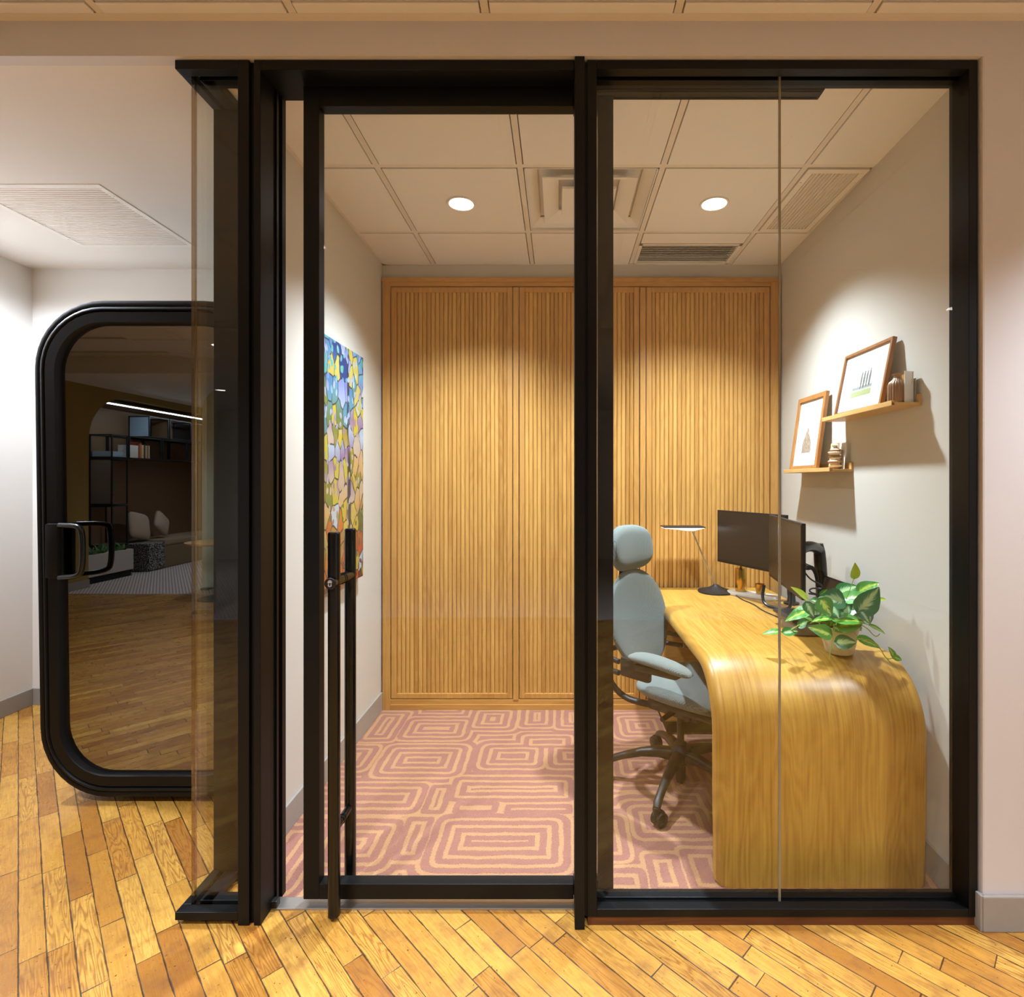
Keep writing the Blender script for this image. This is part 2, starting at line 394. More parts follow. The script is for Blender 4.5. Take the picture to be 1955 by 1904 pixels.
def downlight(x, y, z, r, label, W, col, cone=118, blend=1.0, size=.045, group='round ceiling downlights', up=.012):
    t = thing('ceiling_downlight', label, 'downlight', (x, y, z), group=None)
    bm = new(); lathe(bm, [(r, .001), (r+.004, -.005), (r+.013, -.006), (r+.015, -.001), (r+.013, .0), (r, .001)], (x, y, z), 40); obj('trim_ring', bm, m_trimw, t, True)
    bm = new(); lathe(bm, [(.001, -.0025), (r, -.0025), (r, .0015), (.001, .0015)], (x, y, z), 40); obj('lens', bm, m_lens, t)
    ld = bpy.data.lights.new('downlight_beam', 'SPOT'); ld.energy = W; ld.color = col; ld.spot_size = math.radians(cone); ld.spot_blend = blend; ld.shadow_soft_size = size
    lo = bpy.data.objects.new('downlight_beam', ld); COL.objects.link(lo); lo.location = (x, y, z-up-size*0-.004); setparent(lo, t); return t
downlight(-.4725, 2.605, OC-.003, .055, 'lit round ceiling downlight on the painting side of the air diffuser', OFFICE_W, C_OFFICE)
downlight(.7455, 2.605, OC-.003, .055, 'lit round ceiling downlight above the desk beside the ribbed grille', OFFICE_W, C_OFFICE)
for x, y, wk, s in [(-1.5, .3, 1.95, 'added unseen in front of the glass corner'), (.15, .3, .5, 'added unseen in front of the post between door and window'), (2.05, 1.0, 1.2, 'close to the wall beside the storefront'), (.2, -1.0, 1.8, 'added unseen as fill further back in the hall'), (3.3, -1.0, 1.9, 'added unseen as fill at the far side of the hall')]:  # most of these lamps are unseen additions that light the hall
    downlight(x, y, HC-.006, .06, 'round hall ceiling downlight '+s, HALL_W*wk, C_HALL, 110, .7)
downlight(-2.95, 2.35, 2.745, .06, 'round ceiling downlight close to the white side wall', SIDE_W, C_SIDE, 165, .4)

# ceiling diffuser, grilles
t = thing('air_diffuser', 'square cream ceiling air diffuser with nested stepped plates', 'vent', (.1365, 2.6045, OC))
x0, x1, y0, y1 = -.152, .425, 2.316, 2.893
bm = new()
for a, b, c, d in [(x0, x1, y0, y0+.004), (x0, x1, y1-.004, y1), (x0, x0+.004, y0, y1), (x1-.004, x1, y0, y1)]: box(bm, a, b, c, d, OC-.001, OC+.07)
box(bm, x0, x1, y0, y1, OC+.055, OC+.065); obj('housing', bm, m_ceil, t)
def sqring(bm, cx, cy, a, b, za, zb, th=.004):
    rg = []
    for (h, z) in [(a, za), (b, zb), (b, zb+th), (a, za+th)]:
        rg.append([Vector((cx+h*sx, cy+h*sy, z)) for sx, sy in ((-1, -1), (1, -1), (1, 1), (-1, 1))])
    rg.append(rg[0]); loft(bm, rg, caps=False)
cx, cy = .1365, 2.6045
bm = new(); sqring(bm, cx, cy, .286, .235, OC+.012, OC+.045); obj('outer_cone', bm, m_ceil, t)
bm = new(); sqring(bm, cx, cy, .212, .140, OC+.002, OC+.034, .005); obj('middle_cone', bm, m_ceil, t)
bm = new(); box(bm, cx-.125, cx+.125, cy-.125, cy+.125, OC+.0, OC+.012, .003); box(bm, cx-.03, cx+.03, cy-.03, cy+.03, OC+.01, OC+.06); obj('centre_plate', bm, m_ceil, t)
def ribbed(name, label, x0, x1, y0, y1, z, along, n, mat, fr=.03, depth=.03):
    t = thing(name, label, 'vent', ((x0+x1)/2, (y0+y1)/2, z))
    bm = new()
    box(bm, x0, x1, y0, y0+fr, z-.004, z+.01, .002); box(bm, x0, x1, y1-fr, y1, z-.004, z+.01, .002)
    box(bm, x0, x0+fr, y0+fr, y1-fr, z-.004, z+.01, .002); box(bm, x1-fr, x1, y0+fr, y1-fr, z-.004, z+.01, .002)
    for cx_ in (x0+.012, x1-.012):
        for cy_ in (y0+.1, y1-.1): lathe(bm, [(.0005, -.006), (.004, -.006), (.004, -.003)], (cx_, cy_, z), 10)
    obj('frame', bm, m_trimw, t)
    bm = new()
    if along == 'x':
        a0, a1 = y0+fr, y1-fr
        pts = []
        for k in range(n): s = (a1-a0)/n; pts += [(a0+k*s, z+.014), (a0+k*s+s*.35, z-.003), (a0+k*s+s*.6, z-.003), (a0+k*s+s*.98, z+.014)]
        loft(bm, [[Vector((xx, p[0], p[1])) for p in pts]+[Vector((xx, a1, z+depth)), Vector((xx, a0, z+depth))] for xx in (x0+fr, x1-fr)])
    else:
        a0, a1 = x0+fr, x1-fr; pts = []
        for k in range(n): s = (a1-a0)/n; pts += [(a0+k*s, z+.02), (a0+k*s+s*.35, z-.003), (a0+k*s+s*.6, z-.003), (a0+k*s+s*.98, z+.02)]
        loft(bm, [[Vector((p[0], yy, p[1])) for p in pts]+[Vector((a1, yy, z+depth)), Vector((a0, yy, z+depth))] for yy in (y0+fr, y1-fr)])
    obj('ribs', bm, mat, t, label='fine white parallel ribs')
ribbed('ceiling_grille', 'white ribbed ceiling grille next to the ledge wall in the office', 1.066, 1.330, 2.316, 2.893, OC-.003, 'y', 12, m_trimw)
ribbed('ceiling_grille', 'large white ribbed ceiling panel above the phone booth corner', -2.72, -2.07, 2.433, 3.085, 2.745, 'x', 34, m_trimw)
t = thing('slot_grille', 'dark slotted ceiling grille just above the oak wardrobe', 'vent', (.74, 3.19, OC))
bm = new(); x0, x1, y0, y1 = .452, 1.036, 3.05, 3.336
for a, b, c, d in [(x0, x1, y0, y0+.02), (x0, x1, y1-.022, y1), (x0, x0+.02, y0, y1), (x1-.02, x1, y0, y1)]: box(bm, a, b, c, d, OC-.006, OC+.01, .002)
obj('frame', bm, m_trimw, t)
bm = new(); box(bm, x0+.01, x1-.01, y0+.01, y1-.01, OC+.045, OC+.05); obj('cavity', bm, m_dark, t)
bm = new()
for k in range(10): yy = y0+.028+k*.0245; obox(bm, Vector(((x0+x1)/2, yy, OC+.004)), Vector(((x1-x0)/2-.02, 0, 0)), Vector((0, .0035, .0032)), Vector((0, .0007, -.0008)))
obj('louvers', bm, m_trimw, t)

# ------------------------------------------------------------------ storefront
YF, YB = 1.712, 1.80
Z0, ZT = .028, 2.742; ZS, ZH = .053, 2.714
GZ0, GZ1 = .045, 2.725
# trim_2: door frame with posts and header
t = thing('trim_2', 'black metal door frame with twin posts and overhead sliding track', None, (-.4, YF, 0), kind='structure')
bm = new(); box(bm, -1.018, -.982, YF, YB, 0.002, ZT, .002); box(bm, -.967, -.946, YF, 1.855, .002, ZT, .002); box(bm, -.984, -.965, YF+.012, YB, .002, ZT)
box(bm, -.946, -.940, 1.80, 1.812, .002, ZH); box(bm, -.946, -.938, 1.832, 1.855, .002, ZH)
obj('post', bm, m_black, t)
bm = new(); box(bm, .048, .0795, 1.697, 1.795, 0.0, ZT, .002); box(bm, .0795, .088, YF+.006, 1.79, Z0, ZT-.004); obj('post', bm, m_black, t)
bm = new(); box(bm, -.946, .048, YF, 1.853, ZH-.003, ZT, .002); obj('header', bm, m_black, t)
bm = new(); box(bm, .048, .885, 1.802, 1.853, ZH, ZT+.004, .002); box(bm, .1, .875, 1.81, 1.814, ZH-.004, ZH+.002); box(bm, .1, .875, 1.842, 1.846, ZH-.004, ZH+.002); obj('track', bm, m_black, t)
bm = new(); box(bm, -.952, -.928, 1.775, 1.80, .004, .028, .003); obj('floor_guide', bm, m_plastic, t)
# window_1 : fixed window with two butt-jointed panes
t = thing('window_1', 'black framed fixed glass window of two panes in front of the desk', None, (.7, YF, 0), kind='structure')
bm = new(); box(bm, .088, .1185, YF, YB, Z0, ZT, .002); obj('frame_post', bm, m_black, t)
bm = new(); box(bm, 1.296, 1.324, YF, YB, Z0, ZT, .002); box(bm, 1.3235, 1.330, YF+.02, YB, 0, 2.75); obj('frame_post', bm, m_black, t)
bm = new(); box(bm, .1185, 1.296, YF, 1.746, Z0, ZS, .002); box(bm, .1185, 1.296, 1.762, YB, Z0, ZS, .002); box(bm, .1185, 1.296, 1.744, 1.764, Z0, .045); obj('frame_sill', bm, m_black, t)
bm = new(); box(bm, .1185, 1.296, YF, 1.746, ZH, ZT, .002); box(bm, .1185, 1.296, 1.762, YB, ZH, ZT, .002); box(bm, .1185, 1.296, 1.744, 1.764, GZ1, ZT); obj('frame_head', bm, m_black, t)
bm = new(); box(bm, .112, .7100, 1.749, 1.759, GZ0, GZ1, 0); obj('glass_pane', bm, m_glass, t)
bm = new(); box(bm, .7165, 1.30, 1.749, 1.759, GZ0, GZ1, 0); obj('glass_pane', bm, m_glass, t)
bm = new(); box(bm, .7102, .7163, 1.7495, 1.7585, GZ0, GZ1, .001); obj('glass_joint', bm, plain('clear_joint', lin(140, 126, 104), .12), t, label='pale translucent joint between the panes')
bm = new(); box(bm, .09, 1.324, YF+.004, YB-.005, 0, Z0-.001); obj('wood_shim', bm, m_shim, t, label='dark brown wooden strip under the sill')
# window_2 : glazed corner
XL, XI = -1.217, -1.127
t = thing('window_2', 'narrow frameless glass corner on black sill and head beside the door', None, (-1.12, YF, 0), kind='structure')
bm = new()
for za, zb in ((.018, .043), (ZH, ZT)):
    box(bm, XL, -1.018, YF, 1.746, za, zb, .002); box(bm, -1.165, -1.018, 1.762, YB, za, zb, .002)
    box(bm, XL, -1.188, 1.746, 1.91, za, zb, .002); box(bm, -1.172, XI, 1.762, 1.91, za, zb, .002)
obj('frame', bm, m_black, t)
bm = new(); box(bm, XL+.002, XI-.002, 1.90, 1.952, .004, ZT, .002); box(bm, XI, -1.097, 1.925, 1.952, .0, ZT+.004); obj('frame_post', bm, m_black, t)
bm = new(); box(bm, -1.178, -1.012, 1.749, 1.759, .036, GZ1); obj('glass_pane', bm, m_glass, t)
bm = new(); box(bm, -1.186, -1.176, 1.7605, 1.905, .036, GZ1); obj('glass_pane', bm, m_glass, t)
bm = new(); box(bm, -1.189, -1.1785, 1.7475, 1.7595, .036, GZ1, .001); obj('glass_edge', bm, glass('polished_edge', (.66, .58, .48), 1.0, .06), t, label='polished brownish vertical glass edge')
# door_1
DX0, DX1, DY0, DY1, DZ0, DZ1 = -.845, .180, 1.785, 1.827, .028, 2.716
t = thing('door_1', 'black framed sliding glass door with tall pull handles', None, (-.35, 1.80, 0), kind='structure')
bm = new(); box(bm, DX0, DX0+.052, DY0, DY1, DZ0, DZ1, .002); obj('stile', bm, m_black, t)
bm = new(); box(bm, DX1-.052, DX1, 1.803, DY1+.018, DZ0, DZ1-.02, .002); obj('stile', bm, m_black, t)
bm = new(); box(bm, DX0+.052, .047, DY0, DY1, DZ0, .078, .002); box(bm, .047, DX1-.052, 1.803, DY1+.01, DZ0, .078, .002); obj('rail', bm, m_black, t)
bm = new(); box(bm, DX0+.052, .047, DY0, DY1, 2.646, DZ1, .002); box(bm, .047, DX1-.052, 1.803, DY1+.01, 2.646, 2.7, .002); obj('rail', bm, m_black, t)
bm = new(); box(bm, DX0+.05, .13, 1.804, 1.812, .07, 2.65); obj('glass_pane', bm, m_glass, t)
hx = -.7235
def pull(y, zb, label):
    bm = new(); tube(bm, [(hx, y, zb), (hx, y, zb+.004), (hx, y, 1.241), (hx, y, 1.245)], [.016, .019, .019, .016], 24)
    return obj('pull_handle', bm, m_blackg, t, True, label=label)
h1 = pull(1.738, .012, 'long black tubular pull on the hall side'); h2 = pull(1.872, .035, 'black tubular pull on the office side')
for z in (1.085, .285):
    bm = new(); tube(bm, [(hx, 1.738 if z < 1 else 1.712, z), (hx, 1.872 if z < 1 else 1.885, z)], .0175 if z > 1 else .0125, 20)
    for yy in (1.79, 1.803): tube(bm, [(hx, yy, z), (hx, yy+.003, z)], .0188 if z > 1 else .014, 20)
    obj('standoff', bm, m_blackg, h1, True)
bm = new(); lathe(bm, [(.0005, 0), (.0175, 0), (.0185, -.004), (.016, -.006), (.0145, -.004), (.0005, -.004)], (0, 0, 0), 24)
for v_ in bm.verts: v_.co = Vector((hx+v_.co.x, 1.712+v_.co.z, 1.085+v_.co.y))
obj('lock_ring', bm, m_plastic, h1, True)
bm = new()
for dz, r in ((.0045, .0068), (-.0045, .0062)):
    tube(bm, [(hx, 1.709, 1.085+dz), (hx, 1.7045, 1.085+dz)], r, 20)
kk = obj('lock_cylinder', bm, plain('nickel', lin(200, 198, 196), .3, .7), h1, True, label='nickel figure-eight key cylinder')
bm = new(); box(bm, hx-.0008, hx+.0008, 1.7035, 1.7046, 1.0775, 1.0835); box(bm, hx-.002, hx+.002, 1.7035, 1.7046, 1.0795, 1.0812); obj('keyhole', bm, m_dark, h1)

# ------------------------------------------------------------------ wardrobe
WF = 3.330
t = thing('wardrobe', 'wall-wide oak wardrobe with three tall reeded doors', 'wardrobe', (.135, WF, 0))
WX0, WX1 = -1.083, 1.350
bm = new()
box(bm, WX0-.004, -1.041, WF-.008, 3.352, 0, 2.632, .002); box(bm, 1.300, WX1+.006, WF-.008, 3.352, 0, 2.632, .002)
box(bm, -.284, -.251, WF-.004, 3.352, .06, 2.60, .002); box(bm, .4965, .530, WF-.004, 3.352, .06, 2.60, .002)
obj('upright_trim', bm, m_oakz, t)
bm = new(); box(bm, WX0-.006, WX1+.008, WF-.014, 3.352, 2.632, 2.656, .003); box(bm, -1.041, 1.30, WF-.004, 3.352, 2.608, 2.632, .002); obj('cross_trim', bm, m_oakx, t); bm = new()
box(bm, -1.041, 1.30, WF-.006, 3.352, .0, .034, .002); box(bm, -1.041, 1.30, WF+.0, 3.352, .034, .062, .002)
obj('plinth', bm, m_oakx, t)
for a, b in ((-1.036, -.289), (-.246, .4915), (.535, 1.295)):
    dr = None
    z0, z1, fw = .067, 2.603, .032
    bm = new()
    box(bm, a, a+fw, WF+.002, 3.350, z0, z1, .003); box(bm, b-fw, b, WF+.002, 3.350, z0, z1, .003)
    box(bm, a+fw, b-fw, WF+.002, 3.350, z0, z0+fw, .003); box(bm, a+fw, b-fw, WF+.002, 3.350, z1-fw, z1, .003)
    dr = obj('door', bm, m_oakz, t)
    bm = new(); n = 26; s = (b-a-2*fw)/n
    for k in range(n):
        xc = a+fw+(k+.5)*s
        sec = [Vector((xc-s*.49*math.cos(q), WF+.0165-.0095*math.sin(q)**.8 if math.sin(q) > 0 else WF+.017, 0)) for q in [math.pi*i/8 for i in range(9)]]+[Vector((xc+s*.49, WF+.0195, 0)), Vector((xc-s*.49, WF+.0195, 0))]
        loft(bm, [[p+Vector((0, 0, zz)) for p in sec] for zz in (z0+fw-.001, z1-fw+.001)])
    obj('reeded_panel', bm, m_oak, dr, True, 50)

# ------------------------------------------------------------------ painting
m = M('abstract_painting'); x, y, z = m.sep(m.pos())
pv = m.comb(m.math('MULTIPLY', y, 1.0), m.math('MULTIPLY', z, .62), 0.0)
pv = m.vmath('ADD', pv, m.vmath('SCALE', m.n('TexNoise').outputs[1], None)) if False else pv
nz = m.n('TexNoise'); nz.inputs['Scale'].default_value = 9; m.set(nz.inputs['Vector'], m.pos())
sc_ = m.n('VectorMath', operation='SCALE'); m.set(sc_.inputs[0], nz.outputs[1]); sc_.inputs['Scale'].default_value = .045
pv = m.vmath('ADD', pv, sc_.outputs[0])
vo = m.n('TexVoronoi', feature='F1', voronoi_dimensions='2D'); vo.inputs['Scale'].default_value = 16; m.set(vo.inputs['Vector'], pv)
ve = m.n('TexVoronoi', feature='DISTANCE_TO_EDGE', voronoi_dimensions='2D'); ve.inputs['Scale'].default_value = 16; m.set(ve.inputs['Vector'], pv)
rc, gc, bc = m.sep(vo.outputs['Color'])
hgt = m.math('DIVIDE', m.math('SUBTRACT', z, .88), 1.19)
hh = m.math('ADD', hgt, m.math('MULTIPLY_ADD', gc, .34, -.17))
colA = m.ramp(hh, [(0, lin(206, 92, 34)), (.16, lin(232, 140, 44)), (.30, lin(206, 150, 60)), (.42, lin(142, 150, 58)), (.55, lin(196, 170, 60)), (.68, lin(120, 146, 70)), (.80, lin(110, 170, 190)), (.92, lin(70, 130, 196)), (1, lin(36, 66, 140))])
colB = m.ramp(hh, [(0, lin(120, 62, 34)), (.2, lin(122, 130, 52)), (.35, lin(240, 190, 110)), (.5, lin(226, 200, 176)), (.6, lin(166, 130, 170)), (.75, lin(206, 226, 240)), (.9, lin(140, 150, 220)), (1, lin(90, 190, 190))])
cc = m.mix(m.ramp(rc, [(.55, 0.0), (.6, 1.0)]), colA, colB)
cc = m.mix(m.ramp(bc, [(.84, 0.0), (.86, .85)]), cc, lin(232, 208, 70))
cc = m.mix(m.ramp(bc, [(.06, .9), (.08, 0.0)]), cc, lin(222, 232, 240))
vs2 = m.n('TexVoronoi', feature='F1', voronoi_dimensions='2D'); vs2.inputs['Scale'].default_value = 24; m.set(vs2.inputs['Vector'], pv)
trunk = m.noise(m.comb(m.math('MULTIPLY', y, 13.0), m.math('MULTIPLY', z, 1.3), 0.0), 1.0, 3)
line = m.math('MAXIMUM', m.ramp(ve.outputs[0], [(.02, .9), (.06, 0.0)]), m.ramp(trunk, [(.60, 0.0), (.64, .9)]))
cc = m.mix(line, cc, lin(38, 36, 48))
dots = m.ramp(vs2.outputs[0], [(.24, 1.0), (.27, 0.0)])
cc = m.mix(dots, cc, m.mix(.12, colB, vs2.outputs['Color']))
m.bsdf(m.mix(1.0, cc, (.55, .55, .55), 'MULTIPLY'), .6)
t = thing('abstract_painting', 'tall colourful abstract painting, blue above fading to orange below, on the greige wall', 'painting', (-1.08, 2.67, .89))
bm = new(); box(bm, -1.095, -1.062, 2.40, 2.93, .895, 2.075, .002); obj('canvas', bm, m.m, t)
bm = new(); box(bm, -1.096, -1.094, 2.42, 2.91, .915, 2.055); obj('stretcher', bm, m_oaky, t)

# ------------------------------------------------------------------ desk
DXL, DXR, DYN, DYE, DH, DR, DT = .539, 1.276, 1.870, 3.322, .753, .235, .05
t = thing('desk', 'waterfall oak desk whose top curves down to a solid near end panel', 'desk', (.9, 1.9, 0))
path = [(DYN, .001, Vector((0, -1, 0))), (DYN, .012, Vector((0, -1, 0))), (DYN, .3, Vector((0, -1, 0)))]
for k in range(0, 25):
    a = math.pi/2*k/24; path.append((DYN+DR-DR*math.cos(a), DH-DR+DR*math.sin(a), Vector((0, -math.cos(a), math.sin(a)))))
path += [(2.4, DH, Vector((0, 0, 1))), (2.9, DH, Vector((0, 0, 1))), (DYE, DH, Vector((0, 0, 1)))]
sec = []
def arc(cx, cn, r, a0, a1, n=7): return [(cx+r*math.cos(a0+(a1-a0)*i/n), cn+r*math.sin(a0+(a1-a0)*i/n)) for i in range(n+1)]
ro, ri = .036, .012
sec += arc(DXL+ro, -ro, ro, math.pi, math.pi/2, 8)
sec += [(DXL+.2, 0), (.9, 0), (DXR-.2, 0)]
sec += arc(DXR-.016, -.016, .016, math.pi/2, 0, 6)
sec += arc(DXR-ri, -DT+ri, ri, 0, -math.pi/2, 4) + [(.9, -DT)] + arc(DXL+ri, -DT+ri, ri, -math.pi/2, -math.pi, 4)
bm = new(); uvl = bm.loops.layers.uv.new('UVMap'); rings = []; vd = {}
sl = 0; prev = None; arcl = []
for (yy, zz, nn) in path:
    if prev: sl += math.hypot(yy-prev[0], zz-prev[1])
    arcl.append(sl); prev = (yy, zz)
for i, (yy, zz, nn) in enumerate(path):
    ins = .016 if i == 0 else (.005 if i == 1 else 0)
    ring = []
    for (sx, sn) in sec:
        x_ = DXL+ins+(sx-DXL)*(DXR-DXL-2*ins)/(DXR-DXL)
        ring.append(bm.verts.new(Vector((x_, yy, zz))+nn*sn)); vd[ring[-1]] = (x_, arcl[i]+(0 if sn > -.04 else .37))
    rings.append(ring)
for a, b in zip(rings, rings[1:]):
    for i in range(len(a)):
        j = (i+1) % len(a); bm.faces.new((a[i], a[j], b[j], b[i]))
bm.faces.new(rings[0]); bm.faces.new(rings[-1])
for f in bm.faces:
    for l in f.loops: l[uvl].uv = vd[l.vert]
obj('waterfall_top', bm, m_desk, t, True, 40)
bm = new(); box(bm, .575, 1.23, 2.99, 3.315, .075, .70, .012); ped = obj('pedestal', bm, m_oakx, t)
bm = new(); box(bm, .60, 1.2, 3.03, 3.31, .002, .078); obj('toe_kick', bm, m_dark, ped)
bm = new(); box(bm, .572, .578, 3.01, 3.30, .40, .685, .002); d1 = obj('drawer', bm, m_oaky, ped)
bm = new(); box(bm, 1.20, 1.245, 1.95, 3.31, .60, .66, .003); obj('cable_tray', bm, m_plastic, t)

# ------------------------------------------------------------------ office chair (local: +x forward, z up)
def fabric():
    m = M('teal_knit_fabric'); p = m.obj(); x, y, z = m.sep(p)
    wv = m.math('MULTIPLY', m.math('SINE', m.math('MULTIPLY', m.math('ADD', y, m.math('MULTIPLY', z, .6)), 1500.0)), m.math('SINE', m.math('MULTIPLY', m.math('ADD', z, m.math('MULTIPLY', x, .8)), 1150.0)))
    n = m.noise(p, 900, 2); f = m.math('MULTIPLY_ADD', wv, .5, n)
    m.bsdf(m.mix(m.ramp(f, [(.2, 0.0), (.8, 1.0)]), lin(78, 92, 88), lin(142, 152, 144)), .85, normal=m.bump(wv, .7, .002), Sheen_Weight=.25); return m.m
m_fab = fabric()
CHX, CHY, TH = .56, 2.50, math.radians(-43)
ch = thing('office_chair', 'teal upholstered office chair with headrest on black five-star caster base', 'chair', (0, 0, 0))
def cobj(name, bm, mat, parent=ch, smooth=True, **k): return obj(name, bm, mat, parent, smooth, 40, **k)
bm = new(); pad(bm, lambda a, b: Vector((.075+.235*a, .245*b*(1-.08*a), .462+.030*b*b*(1-.3*a)-.03*max(0, a)**3+.008*max(0, -a)**2)), .045, 2.7, 48, 10, 3); cobj('seat', bm, m_fab)
def bmid(a, b):   # a = lateral, b = height
    z = .735+.235*b; wd = .235*(1-.26*max(0, -b)**1.6-.16*max(0, b)**2)
    return Vector((-.205-.10*(b*.5+.5)+.050*a*a+.028*(b-.1)**2-.02*(1-b*b), wd*a, z))
bm = new(); pad(bm, bmid, .03, 2.35, 48, 10, 3); cobj('backrest', bm, m_fab)
bm = new(); pad(bm, lambda a, b: Vector((-.302+.045*a*a-.012*b, .158*a, 1.075+.112*b)), .040, 3.0, 40, 9, 2.8); hr = cobj('headrest', bm, m_fab)
bm = new(); tube(bm, [(-.335, 0, .93), (-.33, 0, 1.0), (-.31, 0, 1.08)], [.022, .02, .018], 12, .5, 1); cobj('headrest_stem', bm, m_plastic, hr)
# spine frame: loops behind back and down under the seat
bm = new()
for s in (-1, 1):
    tube(bm, [(-.33, .035*s, .92), (-.335, .07*s, .78), (-.30, .13*s, .64), (-.325, .135*s, .56), (-.335, .125*s, .46), (-.26, .11*s, .375), (-.14, .09*s, .365), (-.03, .07*s, .385)], [.010, .012, .014, .015, .015, .016, .018, .018], 12, .8, 2)
tube(bm, [(-.335, .05, .80), (-.345, 0, .78), (-.335, -.05, .80)], .012, 10, 1, 1)
tube(bm, [(-.30, .13, .60), (-.32, 0, .585), (-.30, -.13, .60)], .013, 10, 1, 1)
cobj('back_frame', bm, m_plastic)
bm = new(); box(bm, -.12, .14, -.10, .10, .352, .415, .018); box(bm, -.05, .26, -.17, .17, .408, .432, .008); tube(bm, [(.02, -.10, .375), (.02, -.19, .372)], .011, 12); tube(bm, [(.10, -.1, .38), (.10, -.125, .38)], .016, 16); cobj('tilt_mechanism', bm, m_plastic)
for s in (-1, 1):
    bm = new(); tube(bm, [(-.30, .135*s, .60), (-.31, .19*s, .61), (-.27, .258*s, .61), (-.15, .272*s, .605)], .012, 12, 1, 2)
    tube(bm, [(-.315, .135*s, .545), (-.315, .19*s, .553), (-.27, .258*s, .553), (-.15, .272*s, .555)], .012, 12, 1, 2)
    obox(bm, Vector((-.06, .272*s, .592)), Vector((.075, 0, 0)), Vector((0, .016, 0)), Vector((0, 0, .042)), .012)
    obox(bm, Vector((.05, .272*s, .612)), Vector((.10, 0, .004)), Vector((0, .028, 0)), Vector((-.004, 0, .014)), .008)
    ar = cobj('armrest', bm, m_plastic, label='black armrest bracket with teal pad')
    bm = new(); pad(bm, lambda a, b, s=s: Vector((.06+.150*a, .272*s+.046*b*(1-.12*a), .648-.010*a-.012*a*a)), .020, 3.0, 36, 7, 3); cobj('arm_pad', bm, m_fab, ar)
bm = new(); lathe(bm, [(.0005, .02), (.02, .02), (.024, .035), (.024, .12), (.027, .125), (.027, .20), (.0165, .205), (.0165, .36), (.0005, .36)], (0, 0, 0), 24); cobj('gas_column', bm, m_plastic)
bm = new(); lathe(bm, [(.026, .10), (.045, .115), (.05, .15), (.046, .175), (.028, .195), (.026, .10)], (0, 0, 0), 30); cobj('base_hub', bm, m_plastic)
for k in range(5):
    ang = math.radians(-119+72*k)-TH; dv = Vector((math.cos(ang), math.sin(ang), 0)); pv_ = Vector((-dv.y, dv.x, 0))
    bm = new(); rings = []
    for s, z, hw, hh_ in [(.03, .145, .028, .030), (.10, .150, .024, .024), (.18, .140, .020, .019), (.26, .117, .0165, .016), (.31, .098, .016, .016), (.335, .082, .017, .018), (.348, .072, .014, .014)]:
        rings.append([dv*s+Vector((0, 0, z))+pv_*hw*math.copysign(abs(math.cos(q))**.7, math.cos(q))+Vector((0, 0, 1))*hh_*math.copysign(abs(math.sin(q))**.7, math.sin(q)) for q in [2*math.pi*i/14 for i in range(14)]])
    loft(bm, rings); lg = cobj('base_leg', bm, m_plastic)
    bm = new(); c = dv*.345; sw = ang+1.1+k*1.3; wa = Vector((math.cos(sw), math.sin(sw), 0)); tr_ = Vector((-wa.y, wa.x, 0))*.018
    tube(bm, [c+Vector((0, 0, .08)), c+Vector((0, 0, .05))], .011, 12)
    for s in (-1, 1):
        q0 = c+tr_+wa*.006*s+Vector((0, 0, .030)); q1 = c+tr_+wa*.024*s+Vector((0, 0, .030))
        tube(bm, [q0, q0+wa*.001*s, q1-wa*.003*s, q1], [.027, .0295, .0295, .025], 24)
    tube(bm, [c+tr_-wa*.006+Vector((0, 0, .034)), c+tr_+wa*.006+Vector((0, 0, .034))], .031, 20)
    cobj('caster', bm, m_plastic, lg)
ch.location = (CHX, CHY, .001); ch.rotation_euler = (0, 0, TH)

# ------------------------------------------------------------------ desk things
m_screen = M('dark_satin_screen'); m_screen.bsdf(lin(26, 22, 20), .32, Specular_IOR_Level=.75); m_screen = m_screen.m
def monitor(a, b, zb, zt, label, seam):
    a, b = Vector((*a, 0)), Vector((*b, 0)); d = (b-a).normalized(); nrm = Vector((-d.y, d.x, 0))
    if nrm.x > 0: nrm = -nrm
    c = (a+b)/2; L = (b-a).length/2; H = (zt-zb)/2; zc = (zb+zt)/2; up = Vector((0, 0, 1))
    t = thing('computer_monitor', label, 'monitor', (c.x, c.y, zb))
    bm = new(); obox(bm, c-nrm*.009+up*zc, d*L, nrm*.008, up*H, .003); obox(bm, c-nrm*.03+up*(zc-.02), d*L*.55, nrm*.016, up*H*.55, .012); obj('housing', bm, m_plastic, t)
    bm = new(); obox(bm, c-nrm*.0008+up*(zc+.003), d*(L-.006), nrm*.0015, up*(H-.010), 0); obj('screen', bm, m_screen, t)
    return c, d, nrm, zc
A = monitor((.918, 3.15), (1.120, 2.675), .940, 1.240, 'slim dark computer monitor closer to the oak wardrobe', 0)
B = monitor((.943, 2.108), (1.031, 2.665), .943, 1.243, 'slim dark computer monitor closer to the potted plant', 0)
